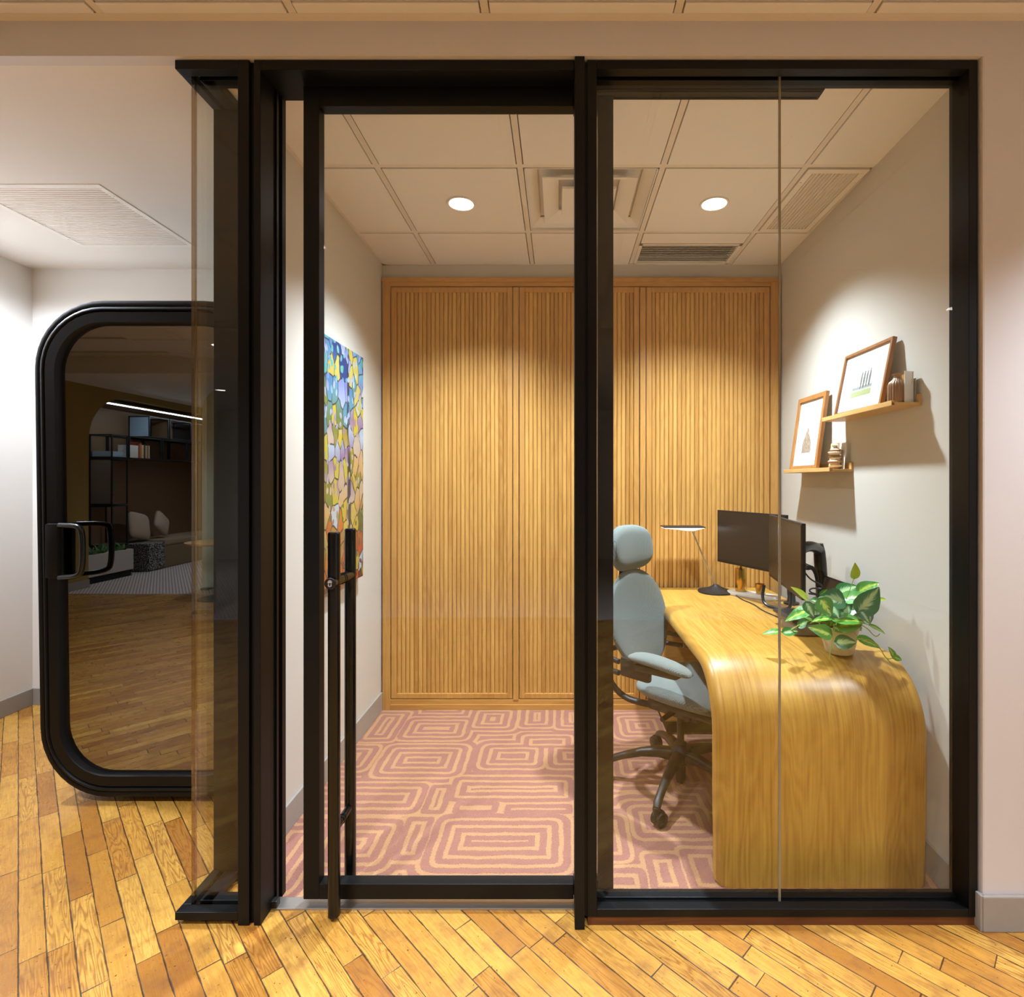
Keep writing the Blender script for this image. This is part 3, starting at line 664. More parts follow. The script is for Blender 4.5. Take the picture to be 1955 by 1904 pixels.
for (c, d, nrm, zc), label, el in ((A, 'black monitor arm holding the monitor by the wardrobe', (1.235, 2.86)), (B, 'black monitor arm holding the monitor by the plant', (1.232, 2.53))):
    t = thing('monitor_arm', label, 'monitor arm', (el[0], el[1], DH))
    bk = c-nrm*.046+Vector((0, 0, zc))
    bm = new(); obox(bm, bk-nrm*.008, d*.05, nrm*.006, Vector((0, 0, .05)), .003); obj('mount_plate', bm, m_plastic, t)
    e = Vector((el[0]-.02, el[1], 1.085)); bm = new()
    q = bk-nrm*.02; dd = (e-q); 
    tube(bm, [q, q+dd*.3+Vector((0, 0, .025)), q+dd*.75+Vector((0, 0, .02)), e+Vector((0, 0, 0))], [.02, .024, .024, .026], 12, 1, 1); obj('upper_arm', bm, m_blackg, t, True)
    bm = new(); tube(bm, [e+Vector((0, 0, .03)), e+Vector((.005, 0, -.02)), Vector((el[0], el[1]+.01, .92)), Vector((el[0], el[1]+.02, .80))], [.020, .028, .027, .022], 14, 1, 1)
    lathe(bm, [(.0005, .001), (.04, .001), (.04, .01), (.022, .016), (.018, .06), (.0005, .06)], (el[0], el[1]+.02, DH), 24); obj('lower_arm', bm, m_blackg, t, True)
    bm = new()
    for k in range(4):
        o_ = .008*k
        tube(bm, [bk+Vector((.0, .01*k, -.02)), (bk+e)/2+Vector((0, o_, -.06-.01*k)), e+Vector((-.02-.003*k, -.02, -.08)), Vector((el[0]-.022-o_*.3, el[1]-.02, .86)), Vector((el[0]-.01, el[1]-.035+o_, DH+.006))], .0035, 8, 1, 2)
    obj('cables', bm, m_plastic, t, True)
t = seto(obj('video_cable', (lambda bm: (tube(bm, [(1.035, 2.30, 1.03), (1.06, 2.28, .99), (1.10, 2.27, .975), (1.115, 2.29, .95), (1.07, 2.30, .955), (1.05, 2.28, .94), (1.10, 2.26, .93), (1.06, 2.30, .93)], .0035, 8, 1, 2), bm)[1])(new()), m_plastic, smooth=True), 'thin black cable looping behind the monitor by the plant', 'cable')

# lamp
LX, LY = .922, 3.190
t = thing('desk_lamp', 'slim desk lamp with flat dark head, thin tilted stem and round black base', 'lamp', (LX, LY, DH))
bm = new(); lathe(bm, [(.0005, .001), (.100, .001), (.104, .006), (.103, .010), (.085, .015), (.05, .024), (.022, .038), (.012, .046), (.0005, .046)], (LX, LY, DH), 48); obj('base', bm, m_plastic, t, True)
hd = P(1322, 1013, 3.19)
bm = new(); tube(bm, [(LX-.005, LY, DH+.04), hd-Vector((0, 0, .005))], .0042, 12); obj('stem', bm, m_steel, t, True)
bm = new(); hc = P(1303, 1006.5, 3.19); box(bm, hc.x-.120, hc.x+.120, hc.y-.06, hc.y+.06, hc.z-.001, hc.z+.006, .002); hdo = obj('lamp_head', bm, m_plastic, t)
bm = new(); rings = []
for f, z in ((1.0, -.001), (1.0, -.004), (.55, -.012), (.25, -.020), (.12, -.022)):
    cx_ = hc.x*f+hd.x*(1-f)
    rings.append([Vector((cx_+.115*f*sx, hc.y+.055*f*sy, hc.z+z)) for sx, sy in ((-1, -1), (1, -1), (1, 1), (-1, 1))])
loft(bm, rings); obj('diffuser', bm, emit('lamp_diffuser', (1, .86, .82), 1.6), hdo, label='glowing pinkish white underside')
# tray with brass pieces
tc = P(1452, 1135, 3.08)
def capsule(bm, c, L, W, h, z, n=10):
    pts = []
    for s in (1, -1):
        for i in range(n+1):
            a = -math.pi/2+math.pi*i/n; pts.append((s*(L+W*math.cos(a)), s*W*math.sin(a)))
    ang = math.radians(-42); ca, sa = math.cos(ang), math.sin(ang)
    R = lambda f, zz: [Vector((c[0]+(x*ca-y*sa)*f, c[1]+(x*sa+y*ca)*f, zz)) for x, y in pts]
    loft(bm, [R(.97, z), R(1, z+.004), R(1, z+h-.003), R(.985, z+h)])
tcx, tcy = 1.095, 3.06
bm = new(); capsule(bm, (tcx, tcy), .105, .045, .020, DH+.001); seto(obj('tray', bm, plain('white_ceramic', lin(238, 236, 232), .3), smooth=True), 'long white rounded tray at the back of the desk', 'tray')
bm = new(); cb = (1.045, 3.115, DH+.0215); lathe(bm, [(.0005, 0), (.030, 0), (.032, .004), (.032, .13), (.030, .134), (.010, .136), (.008, .146), (.0005, .147)], cb, 40); seto(obj('brass_canister', bm, m_brass, smooth=True), 'tall shiny brass cylinder standing on the white tray', 'canister')
bm = new(); cb = (1.125, 3.035, DH+.0215); lathe(bm, [(.0005, 0), (.019, 0), (.021, .003), (.026, .056), (.0245, .0565), (.0195, .006), (.0005, .005)], cb, 40); seto(obj('brass_cup', bm, m_brass, smooth=True), 'small open brass cup on the white tray', 'cup')
bm = new(); tube(bm, [(1.075, 2.84, .862), (1.06, 2.83, .80), (1.065, 2.80, .766), (1.10, 2.76, .761), (1.15, 2.72, .761), (1.165, 2.72, .79), (1.17, 2.73, .85)], .008, 10, 1, 2); seto(obj('headset_stand', bm, m_blackg, smooth=True), 'bent black tube stand on the desk under the monitors', 'stand')
bm = new(); tube(bm, [(1.01, 3.13, DH+.004), (1.00, 2.98, DH+.004), (1.03, 2.86, DH+.004), (1.02, 2.72, DH+.004), (1.05, 2.58, DH+.004), (1.045, 2.50, DH+.004)], .0028, 8, 1, 2); seto(obj('power_cord', bm, m_plastic, smooth=True), 'thin dark cord wandering across the desktop under the monitors', 'cord')
# dock + laptop
bm = new(); box(bm, .995, 1.16, 2.275, 2.44, DH+.001, DH+.052, .018); seto(obj('laptop_riser', bm, plain('grey_riser', lin(112, 110, 106), .5), smooth=True), 'grey rounded block lifting the laptop behind the plant', 'riser')
t = thing('laptop', 'open dark laptop raised behind the potted plant', 'laptop', (1.08, 2.40, DH+.053))
bm = new(); box(bm, .985, 1.195, 2.285, 2.50, DH+.0535, DH+.068, .004); bs = obj('keyboard_base', bm, plain('dark_grey_aluminium', lin(58, 56, 54), .35, .6), t)
bm = new(); box(bm, 1.005, 1.12, 2.31, 2.475, DH+.0675, DH+.0690); obj('keyboard', bm, m_plastic, bs)
bm = new(); obox(bm, Vector((1.215, 2.3925, DH+.068+.075)), Vector((.016, 0, .075)), Vector((0, .1075, 0)), Vector((.004, 0, -.001)), 0); ld_ = obj('lid', bm, m_plastic, t)
bm = new(); obox(bm, Vector((1.215-.0045, 2.3925, DH+.068+.076)), Vector((.0135, 0, .068)), Vector((0, .101, 0)), Vector((.0008, 0, -.0002)), 0); obj('screen', bm, m_screen, ld_)

# ------------------------------------------------------------------ plant
PX, PY = 1.075, 2.078
def pz(y): # desk surface height at distance y
    return DH if y > DYN+DR else DH-DR+math.sqrt(max(0, DR**2-(DYN+DR-y)**2))
t = thing('potted_plant', 'trailing green and yellow philodendron in a cream pot on the desk', 'plant', (PX, PY, DH))
bm = new(); lathe(bm, [(.0005, .0), (.046, .0), (.050, .004), (.056, .03), (.069, .097), (.071, .102), (.068, .104), (.064, .098), (.060, .085), (.0005, .085)], (PX, PY, DH-.001), 48); obj('pot', bm, paint('cream_stoneware', lin(206, 196, 168), .55), t, True)
bm = new(); lathe(bm, [(.0005, .079), (.061, .0875), (.0005, .092)], (PX, PY, DH-.001), 30); obj('soil', bm, plain('dark_soil', lin(48, 34, 24), .9), t)
def leafmat():
    m = M('variegated_leaf'); u_, v_, _ = m.sep(m.uv())
    r = m.n('NewGeometry').outputs['Random Per Island']
    a = m.math('ABSOLUTE', v_)
    st = m.noise(m.comb(m.math('MULTIPLY', m.math('SUBTRACT', u_, m.math('MULTIPLY', a, .55)), 16.0), m.math('MULTIPLY', v_, 2.0), m.math('MULTIPLY', r, 30.0)), 1.0, 3, .6)
    cen = m.math('SUBTRACT', m.math('ADD', m.math('SUBTRACT', .62, a), m.math('MULTIPLY_ADD', st, 1.3, -.65)), m.math('MULTIPLY', r, .25))
    f = m.ramp(cen, [(.12, 0.0), (.42, 1.0)])
    g = m.mix(m.ramp(r, [(.2, 0.0), (.7, 1.0)]), lin(30, 108, 50), lin(76, 148, 44))
    yl = m.mix(m.ramp(r, [(.3, 0.0), (.6, 1.0)]), lin(176, 214, 160), lin(196, 220, 70))
    vein = m.ramp(m.math('ABSOLUTE', m.math('SINE', m.math('MULTIPLY', m.math('SUBTRACT', u_, m.math('MULTIPLY', a, .5)), 42.0))), [(0, .35), (.35, 0.0)])
    c = m.mix(f, g, yl); c = m.mix(vein, c, lin(120, 176, 96)); c = m.mix(m.ramp(a, [(.03, .8), (.07, 0.0)]), c, lin(190, 214, 120))
    b = m.bsdf(c, .32, Specular_IOR_Level=.5, Transmission_Weight=0.0, Subsurface_Weight=0.0); return m.m
m_leaf = leafmat(); m_lime = plain('lime_new_leaf', lin(176, 206, 44), .4); m_stem = plain('pale_green_stem', lin(150, 176, 84), .5)
def leaf(bm, uvl, B, T, wd, nrm, mi=0, droop=.12, fold=.25):
    ax = T-B; L = ax.length; ax = ax/L; side = ax.cross(nrm)
    if side.length < .1: side = ax.cross(Vector((1, 0, 0)))
    side.normalize(); nn = side.cross(ax).normalized()
    nu, nv = 14, 4; g = []
    for i in range(nu+1):
        u_ = i/nu; wv = (math.sin(math.pi*min(1, u_**.62))**.8*(1-.25*u_))*.62 if u_ < 1 else 0
        wv = wv*1.0
        row_ = []
        for j in range(-nv, nv+1):
            v_ = j/nv; back = .16*L*(abs(v_)**1.2)*math.exp(-u_*5)
            p = B+ax*(u_*L-back)+side*(v_*wv*wd)+nn*(fold*wd*wv*abs(v_)**1.3-droop*L*u_*u_+.05*L*math.sin(u_*math.pi)+.012*wd*math.sin(u_*23+v_*5))
            row_.append((bm.verts.new(p), (u_, v_)))
        g.append(row_)
    for i in range(nu):
        for j in range(2*nv):
            q = [g[i][j], g[i+1][j], g[i+1][j+1], g[i][j+1]]
            f = bm.faces.new([a[0] for a in q]); f.material_index = mi; f.smooth = True
            for l, a in zip(f.loops, q): l[uvl].uv = a[1]
Zs = 6.517
def Q(zx, zy, y): return P(1440+zx/Zs, 1060+zy/Zs, y)
LV = [ # base, tip (on the close-up), width, depth base/tip, material, normal bias
 ((1245, 275), (1255, 92), 110, 2.04, 2.03, 1, (0, -1, .2)), ((640, 530), (455, 392), 80, 1.98, 1.96, 1, (0, -1, .6)),
 ((315, 955), (90, 985), 92, 2.05, 2.06, 0, (0, -.5, 1)), ((370, 965), (550, 945), 110, 2.02, 2.03, 0, (.2, -.8, .8)),
 ((680, 680), (380, 822), 140, 2.02, 2.00, 0, (-.2, -.8, .8)), ((1090, 560), (800, 525), 230, 2.03, 2.0, 0, (-.1, -.9, .5)),
 ((1110, 560), (1450, 500), 190, 2.06, 2.03, 0, (.1, -.6, .9)), ((1310, 680), (1560, 400), 280, 2.00, 1.99, 0, (.2, -1, .25)),
 ((1060, 460), (1300, 385), 170, 2.10, 2.11, 0, (0, -.7, .8)), ((1310, 450), (1555, 342), 160, 2.09, 2.07, 0, (0, -.8, .8)),
 ((935, 985), (668, 895), 165, 1.985, 1.975, 0, (-.1, -1, .5)), ((1060, 880), (1350, 860), 175, 1.985, 1.98, 0, (.1, -1, .5)),
 ((1030, 1085), (1278, 1085), 160, 1.975, 1.975, 0, (0, -1, .4)), ((1310, 1045), (1582, 1160), 130, 1.99, 1.975, 0, (.3, -.8, .7)),
 ((1740, 1270), (1668, 1140), 75, 1.975, 1.97, 0, (.3, -1, 0)), ((1740, 1270), (1840, 1308), 70, 1.97, 1.965, 0, (0, -1, .4)),
 ((1450, 880), (1640, 985), 70, 2.0, 1.99, 0, (.2, -.7, .9)), ((830, 560), (962, 752), 190, 1.99, 1.975, 0, (-.4, -1, .2)),
 ((1000, 800), (1400, 840), 190, 1.995, 1.98, 0, (.1, -.6, 1)), ((1330, 710), (1440, 862), 120, 1.985, 1.975, 0, (.5, -1, .2)),
 ((830, 600), (690, 560), 130, 2.05, 2.04, 0, (-.3, -.6, .9)), ((650, 600), (742, 772), 120, 2.0, 1.985, 0, (-.5, -1, .2)),
 ((720, 800), (600, 762), 70, 2.0, 1.99, 0, (-.2, -.8, .8)), ((930, 790), (705, 830), 90, 1.995, 1.98, 0, (-.2, -.5, 1)),
 ((1560, 548), (1642, 550), 40, 2.04, 2.03, 1, (0, -1, .5)), ((830, 500), (912, 425), 70, 2.05, 2.05, 0, (0, -1, .3)),
 ((960, 640), (1060, 790), 150, 2.02, 1.99, 0, (0, -1, .5)), ((1140, 700), (1340, 620), 170, 2.03, 2.02, 0, (0, -.7, 1)),
 ((1180, 640), (1060, 820), 130, 2.03, 2.0, 0, (0, -1, .5)), ((1200, 560), (1110, 380), 130, 2.10, 2.13, 0, (0, -.9, .6)),
 ((760, 700), (560, 700), 130, 2.06, 2.06, 0, (-.2, -.5, 1)), ((1290, 500), (1320, 380), 110, 2.14, 2.16, 0, (0, -1, .4)),
 ((600, 690), (520, 700), 80, 2.10, 2.11, 0, (-.3, -.5, 1)), ((1000, 900), (1110, 960), 90, 1.99, 1.975, 0, (0, -1, .3)),
 ((560, 880), (730, 800), 100, 2.02, 2.0, 0, (0, -.8, .8)), ((1420, 700), (1440, 860), 110, 2.02, 2.0, 0, (.4, -1, .2))]
bm = new(); uvl = bm.loops.layers.uv.new('UVMap'); crown = Vector((PX, PY, DH+.10))
for b, tp, wd, yb, yt, mi, nr in LV:
    leaf(bm, uvl, Q(*b, yb), Q(*tp, yt), wd/Zs*yb/F*1.0, Vector(nr).normalized(), mi, .03, .18)
for k in range(44):
    a = random.uniform(0, 6.28); r = random.uniform(.02, .07); h = random.uniform(.0, .055)
    B_ = crown+Vector((math.cos(a)*r, math.sin(a)*r*.8+.015, h)); T_ = B_+Vector((math.cos(a)*.045, math.sin(a)*.035, random.uniform(-.02, .01)))
    leaf(bm, uvl, B_, T_, random.uniform(.036, .052), Vector((math.cos(a)*.3, -.6+math.sin(a)*.3, 1)).normalized(), 0, .2, .2)
lo_ = obj('foliage', bm, [m_leaf, m_lime], t)
bm = new()
for b, tp, wd, yb, yt, mi, nr in LV:
    p = Q(*b, yb)
    if b[0] < 1600 and b[0] not in (1030, 315, 370): tube(bm, [crown+Vector((random.uniform(-.02, .02), random.uniform(-.02, .02), -.01)), (crown+p)/2+Vector((0, -.005, .02)), p], .0014, 6, 1, 1)
def vine(*pts): tube(bm, [Q(a, b, c) for a, b, c in pts], .0018, 8, 1, 2)
vine((1010, 870, 2.0), (985, 850, 1.985), (1000, 940, 1.98), (985, 1040, 1.978), (950, 1160, 1.978), (932, 1290, 1.975))
vine((935, 985, 1.985), (960, 1040, 1.98), (990, 1020, 1.98)); vine((1030, 1085, 1.975), (1090, 1150, 1.972), (1050, 1205, 1.97), (990, 1190, 1.972), (965, 1130, 1.978))
vine((1330, 870, 1.99), (1420, 920, 1.99), (1480, 1000, 1.985), (1530, 1015, 1.985), (1560, 980, 1.985))
vine((1200, 1060, 1.98), (1310, 1045, 1.985), (1450, 1060, 1.98), (1575, 1165, 1.975), (1620, 1260, 1.968), (1690, 1330, 1.962), (1740, 1392, 1.958))
vine((1620, 1260, 1.968), (1670, 1300, 1.968), (1740, 1270, 1.97)); vine((560, 870, 2.02), (450, 930, 2.03), (315, 955, 2.05)); vine((560, 870, 2.02), (420, 960, 2.03), (370, 965, 2.02)); vine((800, 800, 2.05), (560, 870, 2.02))
obj('stems', bm, m_stem, t, True)

# ------------------------------------------------------------------ picture ledges and what stands on them
def ledge(y0, y1, z, label):
    t = thing('picture_ledge', label, 'shelf', (wallx((y0+y1)/2), (y0+y1)/2, z))
    d = Vector((wallx(y1)-wallx(y0), y1-y0, 0)); L = d.length; d.normalize(); nrm = Vector((-d.y, d.x, 0)); c0 = Vector((wallx(y0), y0, 0))
    def ob(name, n0, n1, z0, z1):
        bm = new(); obox(bm, c0+d*L/2+nrm*(n0+n1)/2+Vector((0, 0, (z0+z1)/2)), d*L/2, nrm*(n1-n0)/2, Vector((0, 0, (z1-z0)/2)), .0012); obj(name, bm, m_oaky, t)
    ob('back_rail', .0005, .011, z, z+.042); ob('board', .0105, .108, z, z+.012); ob('front_lip', .098, .110, z+.0005, z+.019)
    return t
ledge(1.987, 2.546, 1.687, 'higher light oak picture ledge closer to the window')
ledge(2.472, 3.016, 1.452, 'lower light oak picture ledge closer to the wardrobe')
def frame(y0, y1, z0, z1, label, mfr, art, fw, mw, dep=.018):
    wx = wallx((y0+y1)/2); b = Vector((wx-.080, (y0+y1)/2, z0)); tp = Vector((wx-.026, (y0+y1)/2, z1))
    up = (tp-b); H = up.length; up.normalize(); d = Vector((0, 1, 0)); nrm = up.cross(d).normalized()
    if nrm.x > 0: nrm = -nrm
    t = thing('framed_picture', label, 'picture', (wx-.08, (y0+y1)/2, z0)); W = (y1-y0)/2; c = (b+tp)/2
    bm = new()
    for s in (-1, 1):
        obox(bm, c+d*s*(W-fw/2), d*fw/2, nrm*dep/2, up*H/2, .0015); obox(bm, c+up*s*(H/2-fw/2), d*(W-fw), nrm*dep/2, up*fw/2, .0015)
    obj('frame', bm, mfr, t)
    bm = new(); obox(bm, c-nrm*.002, d*(W-fw+.001), nrm*.002, up*(H/2-fw+.001)); obj('mat_board', bm, plain('white_mat_board', lin(240, 238, 234), .7), t)
    bm = new(); uvl = bm.loops.layers.uv.new('UVMap'); hw, hh_ = art[0], art[1]; cc_ = c+up*art[2]+nrm*.0004
    vs = [bm.verts.new(cc_+d*hw*sx+up*hh_*sy) for sx, sy in ((1, -1), (-1, -1), (-1, 1), (1, 1))]
    vb = [bm.verts.new(v.co-nrm*.0006) for v in vs]
    f = bm.faces.new(vs)
    for l, q in zip(f.loops, ((0, 0), (1, 0), (1, 1), (0, 1))): l[uvl].uv = q
    for i in range(4): bm.faces.new((vs[i], vb[i], vb[(i+1) % 4], vs[(i+1) % 4]))
    o = obj('print', bm, art[3], t, label=art[4]); 
    return t
def art_trees():
    m = M('poplar_print'); u_, v_, _ = m.sep(m.uv()); n = m.noise(m.uv(), 14, 4, .7)
    c = m.mix(m.ramp(m.math('ADD', v_, m.math('MULTIPLY', n, .2)), [(.28, 0.0), (.36, 1.0)]), lin(150, 160, 110), lin(214, 214, 206))
    c = m.mix(m.ramp(m.math('ABSOLUTE', m.math('SUBTRACT', m.math('ADD', v_, m.math('MULTIPLY', n, .12)), .36)), [(.03, .8), (.09, 0.0)]), c, lin(96, 106, 104))
    for k, (cx, hw) in enumerate(((.42, .045), (.56, .05), (.70, .045), (.84, .05))):
        d = m.math('DIVIDE', m.math('ABSOLUTE', m.math('SUBTRACT', u_, cx)), hw)
        e = m.math('POWER', m.math('DIVIDE', m.math('ABSOLUTE', m.math('SUBTRACT', v_, .58)), .34), 2.0)
        q = m.math('ADD', m.math('ADD', m.math('MULTIPLY', d, d), e), m.math('MULTIPLY_ADD', n, 2.2, -1.1))
        c = m.mix(m.ramp(q, [(.7, .9), (1.1, 0.0)]), c, lin(60, 66, 56))
    m.bsdf(c, .6); return m.m
def art_rock():
    m = M('rock_print'); u_, v_, _ = m.sep(m.uv()); n = m.noise(m.uv(), 9, 6, .8)
    h = m.math('ADD', m.math('MULTIPLY', m.math('ABSOLUTE', m.math('SUBTRACT', u_, .45)), 1.1), m.math('ADD', v_, m.math('MULTIPLY_ADD', n, .5, -.25)))
    c = m.mix(m.ramp(h, [(.78, 0.0), (.86, 1.0)]), m.ramp(n, [(.3, lin(96, 72, 58)), (.5, lin(160, 142, 120)), (.7, lin(206, 196, 180))]), lin(226, 222, 214))
    m.bsdf(c, .6); return m.m
frame(2.115, 2.47, 1.7, 1.975, 'landscape framed print of a row of poplars on the higher ledge', m_walnut, (.074, .062, -.008, art_trees(), 'small landscape print of dark poplars'), .013, 0)
frame(2.675, 2.985, 1.4645, 1.856, 'upright framed print of a rocky peak on the lower ledge', oak('warm_oak_frame', 'z', (150, 96, 48), (196, 142, 82), .4), (.050, .085, -.02, art_rock(), 'small upright print of a rocky peak'), .024, 0)
m_bronze = plain('bronze_glaze', lin(160, 124, 94), .3, .1)
bm = new(); c = (1.272, 2.035, 1.6995); lathe(bm, [(.0005, 0), (.024, .0), (.028, .004), (.031, .012), (.031, .068), (.027, .080), (.016, .090), (.0125, .098), (.012, .104), (.0175, .112), (.016, .1125), (.010, .104), (.0005, .10)], c, 96, ribs=22, amp=.10); seto(obj('ribbed_vase', bm, m_bronze, smooth=True), 'ribbed brown bottle vase with narrow neck on the higher ledge', 'vase')
m_vase2 = M('cream_brown_glaze'); xx, yy, zz = m_vase2.sep(m_vase2.pos()); bnd = m_vase2.math('MULTIPLY_ADD', m_vase2.math('SINE', m_vase2.math('MULTIPLY', zz, 230.0)), .5, .5)
m_vase2.bsdf(m_vase2.mix(bnd, lin(150, 104, 62), lin(238, 222, 192)), .35); m_vase2 = m_vase2.m
bm = new(); c = (1.292, 2.535, 1.4645)
prof = [(.0005, 0), (.022, 0)]
for k in range(4): z = k*.021; prof += [(.020, z+.003), (.029, z+.014), (.0285, z+.017), (.021, z+.0205)]
prof += [(.026, .088), (.014, .097), (.0095, .102), (.0125, .110), (.010, .1105), (.0005, .10)]
rings = []
for r, z in prof:
    ox = .0035*math.sin(z*150); rings.append([Vector((c[0]+ox+r*(1+.05*abs(math.cos(9*q)))*math.cos(q), c[1]+ox*.6+r*(1+.05*abs(math.cos(9*q)))*math.sin(q), c[2]+z)) for q in [2*math.pi*i/72 for i in range(72)]])
loft(bm, rings); seto(obj('stacked_vase', bm, m_vase2, smooth=True), 'cream and brown vase of tilted stacked tiers on the lower ledge', 'vase')
def card(c, w, h, lean, rot, mat, name, label, cat='card', th=.003):
    d = Vector((math.sin(rot), math.cos(rot), 0)); nn = Vector((-math.cos(rot), math.sin(rot), 0)); up = (Vector((0, 0, 1))-nn*lean).normalized()
    bm = new(); obox(bm, Vector(c)+up*h/2, d*w/2, nn*th/2, up*h/2, .0005); return seto(obj(name, bm, mat), label, cat)
m_card = plain('white_card', lin(238, 238, 236), .6); m_gold = plain('gold_card', lin(200, 150, 70), .35, .3)
card((1.298, 2.048, 1.6992), .085, .118, .12, .0, m_gold, 'gold_card', 'gold tinted card leaning behind the ribbed brown vase', th=.002)
t = thing('greeting_card', 'white folded greeting card at the window end of the higher ledge', 'card', (1.3, 2.0, 1.699))
bm = new(); obox(bm, Vector((1.294, 2.003, 1.6995+.058)), Vector((.020, .006, 0)), Vector((-.0003, .001, 0)), Vector((0, 0, .058))); obj('front_leaf', bm, m_card, t)
bm = new(); obox(bm, Vector((1.318, 2.022, 1.6995+.045)), Vector((.0008, 0, 0)), Vector((0, .022, 0)), Vector((0, 0, .045))); obj('back_leaf', bm, plain('grey_card', lin(170, 172, 164), .6), t)
mfl = M('blossom_card'); nn_ = mfl.noise(mfl.pos(), 95, 2); mfl.bsdf(mfl.mix(mfl.ramp(nn_, [(.60, 0.0), (.66, 1.0)]), lin(238, 206, 160), lin(176, 84, 58)), .6); mfl = mfl.m
card((1.302, 2.578, 1.4643), .075, .125, .10, .0, mfl, 'blossom_card', 'peach card with red blossoms leaning behind the tiered vase')
card((1.316, 2.520, 1.4643), .050, .123, .08, .1, m_card, 'white_card', 'plain white card standing beside the blossom card on the lower ledge')

# ------------------------------------------------------------------ phone booth
BX0, BX1, BZ0, BZ1 = -2.292, -1.255, .03, 2.196; BRr = .30
def rr(ins, y, R=BRr, n=10):
    x0, x1, z0, z1 = BX0+ins, BX1-ins, BZ0+ins, BZ1-ins; r = max(R-ins*.9, .03); pts = []
    for cx, cz, a0 in ((x1-r, z1-r, 0), (x0+r, z1-r, 90), (x0+r, z0+r, 180), (x1-r, z0+r, 270)):
        for i in range(n+1):
            a = math.radians(a0+90*i/n); X, Z = cx+r*math.cos(a), cz+r*math.sin(a)
            f = (BX1-X)/(BX1-BX0); pts.append(Vector((X+.034*f*(1-(Z-BZ0)/(BZ1-BZ0)), y, Z)))
    return pts
t = thing('phone_booth', 'black rounded phone booth with dark reflective glass door', 'phone booth', (-1.77, 2.85, 0))
def sweep(prof, closed=True):
    bm = new(); loft(bm, [rr(i, y) for i, y in prof]+([rr(*prof[0])] if closed else []), caps=False); return bm
obj('shell', sweep([(0.0, 2.40), (0.0, 3.36), (.03, 3.37), (.06, 3.36), (.06, 2.42)]), m_plastic, t, True, 40)
obj('front_frame', sweep([(0.0, 2.402), (0.0, 2.362), (.005, 2.354), (.020, 2.350), (.0255, 2.352), (.027, 2.362), (.0285, 2.352), (.036, 2.346), (.042, 2.346), (.047, 2.352), (.05, 2.375), (.05, 2.402)]), m_black, t, True, 40)
dr = obj('door_frame', sweep([(.0505, 2.40), (.0505, 2.372), (.052, 2.350), (.055, 2.346), (.097, 2.346), (.100, 2.350), (.104, 2.372), (.112, 2.374), (.112, 2.40)]), m_black, t, True, 40)
bm = new(); loft(bm, [rr(.108, GLASS_Y), rr(.108, GLASS_Y+.008)]); obj('door_glass', bm, m_glassd, dr)
bm = new(); loft(bm, [rr(.055, 3.33), rr(.055, 3.35)]); obj('back_panel', bm, plain('charcoal_felt', lin(52, 50, 48), .9), t)
bm = new(); box(bm, BX0+.12, BX1-.06, 2.42, 3.33, .08, .094); obj('booth_carpet', bm, plain('grey_carpet', lin(140, 132, 124), .95), t)
for x in (BX0+.32, BX1-.15):
    for y in (2.6, 3.2): bm = new(); lathe(bm, [(.0005, 0), (.03, 0), (.03, .035), (.0005, .035)], (x, y, 0), 16); obj('foot', bm, m_plastic, t)
bm = new()
a = [P(114, 1003, 2.33), P(150, 1004, 2.30), P(158, 1018, 2.298), P(158, 1088, 2.298), P(148, 1101, 2.30), P(114, 1103, 2.33)]
tube(bm, a, .0105, 14, 1.1, 2); hnd = obj('door_handle', bm, m_blackg, dr, True)
bm = new(); c0 = P(102, 1052, 2.338); obox(bm, c0, Vector((.028, 0, 0)), Vector((0, .012, 0)), Vector((0, 0, .118)), .008); obj('handle_plate', bm, m_black, hnd, True)

# ------------------------------------------------------------------ lounge behind the photographer (seen mirrored in the booth glass)
OX = -6.20
m_olive = paint('olive_wall_paint', lin(150, 128, 62)); m_lwood = plain('lounge_brown_panel', lin(118, 92, 66), .6)
y0w, y1w, op0, op1, zt, R = -1.55, -6.2, -2.38, -5.6, 2.57, .62
bm = new(); prof = [(y0w, 0), (op0, 0), (op0, zt-R)]
for k in range(1, 10): a = math.pi/2*k/10; prof.append((op0-R+R*math.cos(a), zt-R+R*math.sin(a)))
prof += [(op0-R, zt), (op1, zt), (op1, 0), (y1w, 0), (y1w, 2.67), (y0w, 2.67)]
loft(bm, [[Vector((xx, p[0], p[1])) for p in prof] for xx in (OX, OX-.10)])
bm.normal_update(); bmesh.ops.triangulate(bm, faces=[f for f in bm.faces if len(f.verts) > 4])
struct('wall_lounge', bm, m_olive, 'olive wall with a rounded opening reflected in the booth glass')
bm = new(); box(bm, OX-.85, OX-.75, -6.2, -1.55, 0, 2.67); box(bm, OX-.75, OX-.10, -2.38, -2.30, 0, 2.67); box(bm, OX-.75, OX-.10, -5.7, -5.6, 0, 2.67)
struct('wall_alcove', bm, m_lwood, 'brown panelled wall inside the lounge alcove')
bm = new(); box(bm, OX, OX+.015, -2.38, -1.55, 0, .11)
struct('baseboard_lounge', bm, m_base, 'base along the olive wall')
bm = new(); box(bm, -8, 4.2, -6.3, -6.2, 0, 2.67); struct('wall_rear', bm, m_white, 'plain wall at the far end of the lounge')
bm = new(); box(bm, 4.1, 4.2, -6.2, 1.7, 0, 2.85); struct('wall_hall_right', bm, m_white, 'plain hall wall')
bm = new(); box(bm, -8, OX-.1, -1.6, -1.5, 0, 2.85); box(bm, -8.05, -8, -1.6, 1.7, 0, 2.85); struct('wall_hall_left', bm, m_white, 'plain hall side wall')
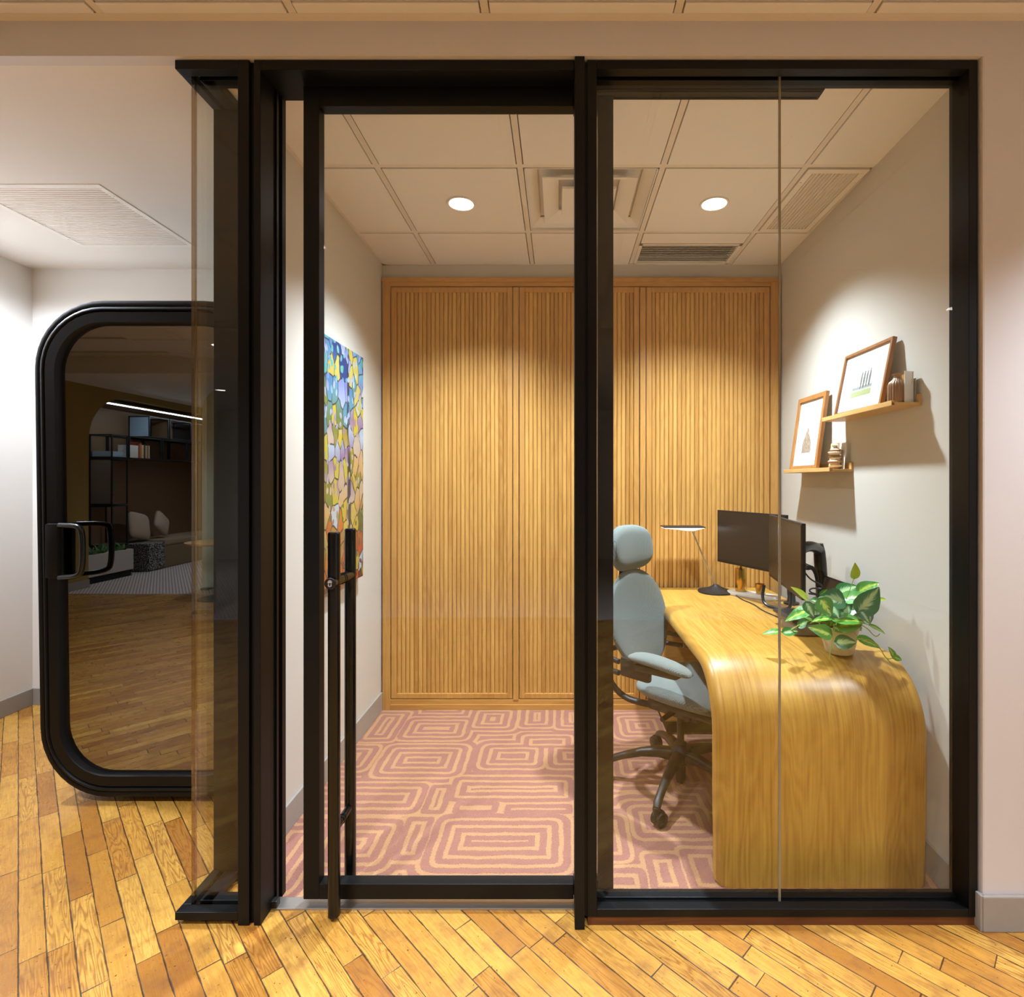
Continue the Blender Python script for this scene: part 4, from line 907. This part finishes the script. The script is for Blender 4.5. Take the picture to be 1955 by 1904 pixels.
mc = M('woven_lounge_carpet'); xx, yy, zz = mc.sep(mc.pos()); wv = mc.math('MULTIPLY', mc.math('SINE', mc.math('MULTIPLY', xx, 150.0)), mc.math('SINE', mc.math('MULTIPLY', yy, 110.0)))
mc.bsdf(mc.mix(mc.ramp(wv, [(.1, 0.0), (.3, 1.0)]), lin(205, 196, 190), lin(120, 108, 104)), .95); mc = mc.m
bm = new(); box(bm, -7, 4.0, -6.2, -1.97, .0, .006); struct('floor_lounge_carpet', bm, mc, 'pale woven lounge carpet beyond the wood floor')
bm = new(); box(bm, OX-.70, OX-.14, -5.5, -2.55, 2.515, 2.54); t = thing('shelf_light', 'bright white linear light running over the lounge shelves', 'light', (OX-.4, -4, 2.50)); obj('light_housing', bm, m_lwood, t)
bm = new(); box(bm, OX-.20, OX-.165, -5.5, -2.6, 2.502, 2.514); obj('light_strip', bm, emit('linear_light', (.80, .93, 1), 26), t)
m_blk = plain('black_shelf_steel', lin(30, 34, 40), .4); m_bluew = plain('pale_blue_panel', lin(170, 200, 226), .5)
SX = OX-.75
def cubby(y0, y1, z0, z1, label, panel=None, n='shelf_box', side=None):
    t = thing(n, label, 'shelf', (SX+.17, (y0+y1)/2, z0)); bm = new(); x0, x1, b = SX+.001, SX+.34, .018
    for a in (y0, y1-b):
        for zz in (z0, z1-b): box(bm, x0, x1, a, a+b, zz, zz+b, .002)
        for xx in (x0, x1-b): box(bm, xx, xx+b, a, a+b, z0+b, z1-b, .002)
    for xx in (x0, x1-b):
        for zz in (z0, z1-b): box(bm, xx, xx+b, y0+b, y1-b, zz, zz+b, .002)
    obj('steel_frame', bm, m_blk, t)
    bm = new(); box(bm, x0+b, x1-b, y0+b, y1-b, z0+.004, z0+b); obj('shelf_board', bm, m_lwood, t)
    if panel: bm = new(); box(bm, x0+.001, x0+.008, y0+b, y1-b, z0+b, z1-b); obj('back_panel', bm, panel, t)
    if side: bm = new(); box(bm, x0+b, x1-b, y1-b*.6, y1-b*.3, z0+b, z1-b); obj('side_panel', bm, side, t)
m_gp = plain('grey_panel', lin(150, 142, 136), .6)
cubby(-4.42, -3.98, 2.11, 2.455, 'black framed shelf box with side coloured as lit pale blue, topmost in the alcove', m_lwood, side=m_bluew)  # the blue light on this side is put into the panel colour
cubby(-4.98, -4.44, 2.11, 2.455, 'black shelf box with dark wooden back beside the one with the blue-lit side', m_lwood, side=m_lwood)
cubby(-5.50, -5.00, 2.11, 2.455, 'black shelf box at the far end of the upper row', m_plastic)
cubby(-3.55, -3.25, 1.75, 2.10, 'black shelf box at the near end of the lower row', m_lwood)
cubby(-4.25, -3.57, 1.75, 2.10, 'black shelf box holding the books', m_lwood)
cubby(-4.86, -4.27, 1.75, 2.10, 'black shelf box beside the books')
cubby(-5.50, -4.88, 1.75, 2.10, 'black shelf box at the far end of the lower row', m_lwood)
cubby(-3.55, -3.25, .44, 1.04, 'black open shelf frame standing behind the planter', None, 'tall_shelf')
bm = new(); box(bm, SX+.02, SX+.30, -3.52, -3.28, 1.769, 1.85, .004); seto(obj('storage_box', bm, m_bluew), 'pale low box filling the foot of a shelf box', 'box')
cols = [(226, 226, 222), (150, 70, 50), (190, 120, 60), (214, 190, 150), (60, 54, 50), (196, 170, 130), (140, 96, 62), (222, 214, 196)]
y = -3.62
names = ['pale', 'brick red', 'orange', 'sand', 'black', 'tan', 'brown', 'ivory']
for k, c in enumerate(cols):
    wd = .19 if k == 0 else random.uniform(.022, .045); hh_ = .2 if k == 0 else random.uniform(.2, .26)
    bt = thing('book', names[k]+' book upright on the alcove shelf', 'book', (SX+.2, y-wd/2, 1.7685), group='books in the alcove shelf')
    bm = new(); box(bm, SX+.12, SX+.29, y-wd, y-.003, 1.7685, 1.765+hh_, .002); obj('cover', bm, plain('book_cover', lin(*c), .6), bt); y -= wd
cubby(-3.55, -3.25, 1.05, 1.74, 'tall black shelf frame holding the small plant', m_gp, 'tall_shelf', side=m_gp)
t = thing('potted_plant', 'small leafy plant in a terracotta pot in the tall shelf frame', 'plant', (SX+.17, -3.4, 1.069))
bm = new(); lathe(bm, [(.0005, 0), (.045, 0), (.062, .10), (.055, .10), (.0005, .09)], (SX+.17, -3.4, 1.069), 24); obj('pot', bm, plain('terracotta', lin(160, 96, 64), .7), t, True)
bm = new(); uvl = bm.loops.layers.uv.new('UVMap')
for k in range(40):
    a = random.uniform(0, 6.28); B_ = Vector((SX+.17, -3.4, 1.155)); T_ = B_+Vector((math.cos(a)*random.uniform(.04, .12), math.sin(a)*random.uniform(.04, .12), random.uniform(.04, .22))); leaf(bm, uvl, B_+(T_-B_)*.5, T_, .03, Vector((1, 0, .5)).normalized(), 0)
obj('foliage', bm, m_lime if False else plain('sage_leaf', lin(92, 110, 66), .6), t)
m_lin = plain('beige_cushion_linen', lin(176, 156, 138), .9)
bnh = thing('bench', 'long built-in bench with taupe seat pad in the lounge alcove', 'bench', (SX+.4, -4.6, 0))
bm = new(); box(bm, SX+.002, SX+.60, -5.58, -3.95, .01, .36, .01); obj('bench_base', bm, plain('taupe_fabric', lin(130, 112, 84), .95), bnh)
bm = new(); box(bm, SX+.002, SX+.61, -5.58, -3.95, .361, .46, .03); obj('seat_pad', bm, plain('tan_pad', lin(150, 130, 104), .95), bnh)
ms = M('speckled_black_fabric'); nn_ = ms.noise(ms.pos(), 70, 3); ms.bsdf(ms.mix(ms.ramp(nn_, [(.5, 0.0), (.56, 1.0)]), lin(34, 34, 34), lin(170, 168, 160)), .9)
bm = new(); box(bm, SX+.10, SX+.64, -3.93, -3.57, .008, .44, .03); seto(obj('ottoman', bm, ms.m), 'black and white speckled block ottoman at the end of the bench', 'ottoman')
for c, tilt, lab in (((SX+.28, -3.84, .69), .25, 'plump beige cushion standing upright on the speckled ottoman'), ((SX+.32, -4.27, .70), .7, 'smaller beige cushion slumped on the bench')):
    bm = new(); s = .21 if tilt < .5 else .17
    pad(bm, lambda a, b, c=c, tl=tilt, s=s: Vector((c[0]-.06*b, c[1]+s*(a*math.cos(tl)-b*math.sin(tl)), c[2]+s*(a*math.sin(tl)+b*math.cos(tl)))), .07, 5, 36, 7, 2); seto(obj('cushion', bm, m_lin, smooth=True), lab, 'cushion')
t = thing('planter_box', 'pale planter box full of low greenery inside the rounded opening', 'planter', (SX+.5, -2.9, 0))
bm = new(); box(bm, SX+.30, SX+.62, -3.30, -2.45, .10, .40, .006); obj('box', bm, plain('pale_planter', lin(196, 190, 184), .6), t)
bm = new(); box(bm, SX+.32, SX+.60, -3.28, -2.47, .002, .10); obj('plinth', bm, m_dark, t)
bm = new(); uvl = bm.loops.layers.uv.new('UVMap')
for k in range(90):
    B_ = Vector((SX+random.uniform(.34, .58), random.uniform(-3.25, -2.5), .39)); a = random.uniform(0, 6.28); T_ = B_+Vector((math.cos(a)*.07, math.sin(a)*.07, random.uniform(.03, .14))); leaf(bm, uvl, B_, T_, .035, Vector((1, 0, .6)).normalized(), 0)
obj('foliage', bm, plain('deep_green_leaf', lin(70, 112, 54), .5), t)
# white rounded screen and round table
t = thing('lounge_screen', 'tall white screen with rounded top seen through the glass corner', 'screen', (-4.5, -2.2, 0))
bm = new(); pr = [(-4.62, .03), (-3.7, .03), (-3.7, 2.3)]
for k in range(0, 11): a = math.pi*k/20; pr.append((-4.0+.30*math.cos(a), 2.3+.32*math.sin(a)))
for k in range(0, 11): a = math.pi/2+math.pi*k/20; pr.append((-4.32+.30*math.cos(a), 2.3+.32*math.sin(a)))
loft(bm, [[Vector((p[0], yy, p[1])) for p in pr] for yy in (-2.25, -2.33)]); obj('screen_panel', bm, plain('white_felt', lin(206, 216, 200), .8), t)
for x in (-4.6, -3.85): bm = new(); box(bm, x, x+.1, -2.4, -2.18, .007, .03); obj('foot', bm, m_dark, t)
t = thing('side_table', 'round wooden topped table in front of the white screen', 'table', (-4.1, -1.75, 0))
bm = new(); lathe(bm, [(.0005, .66), (.30, .66), (.32, .67), (.32, .685), (.0005, .69)], (-4.1, -1.72, 0), 40); obj('table_top', bm, m_oaky, t, True)
bm = new(); lathe(bm, [(.0005, .0), (.2, .0), (.2, .012), (.025, .03), (.025, .66), (.0005, .66)], (-4.1, -1.72, 0), 24); obj('pedestal_leg', bm, m_dark, t, True)
downlight(-3.62, -1.0, HC-.006, .06, 'unseen hall ceiling downlight added between the booth corner and the lounge', 60, C_HALL, 120, .7)  # added hall lamp, placed where the glass does not mirror it
downlight(-4.7, -4.0, 2.669, .06, 'unseen ceiling downlight added over the lounge carpet to brighten the lounge', 80, C_HALL, 140, .7)  # added lamp, out of view, brightens the lounge in the booth reflection
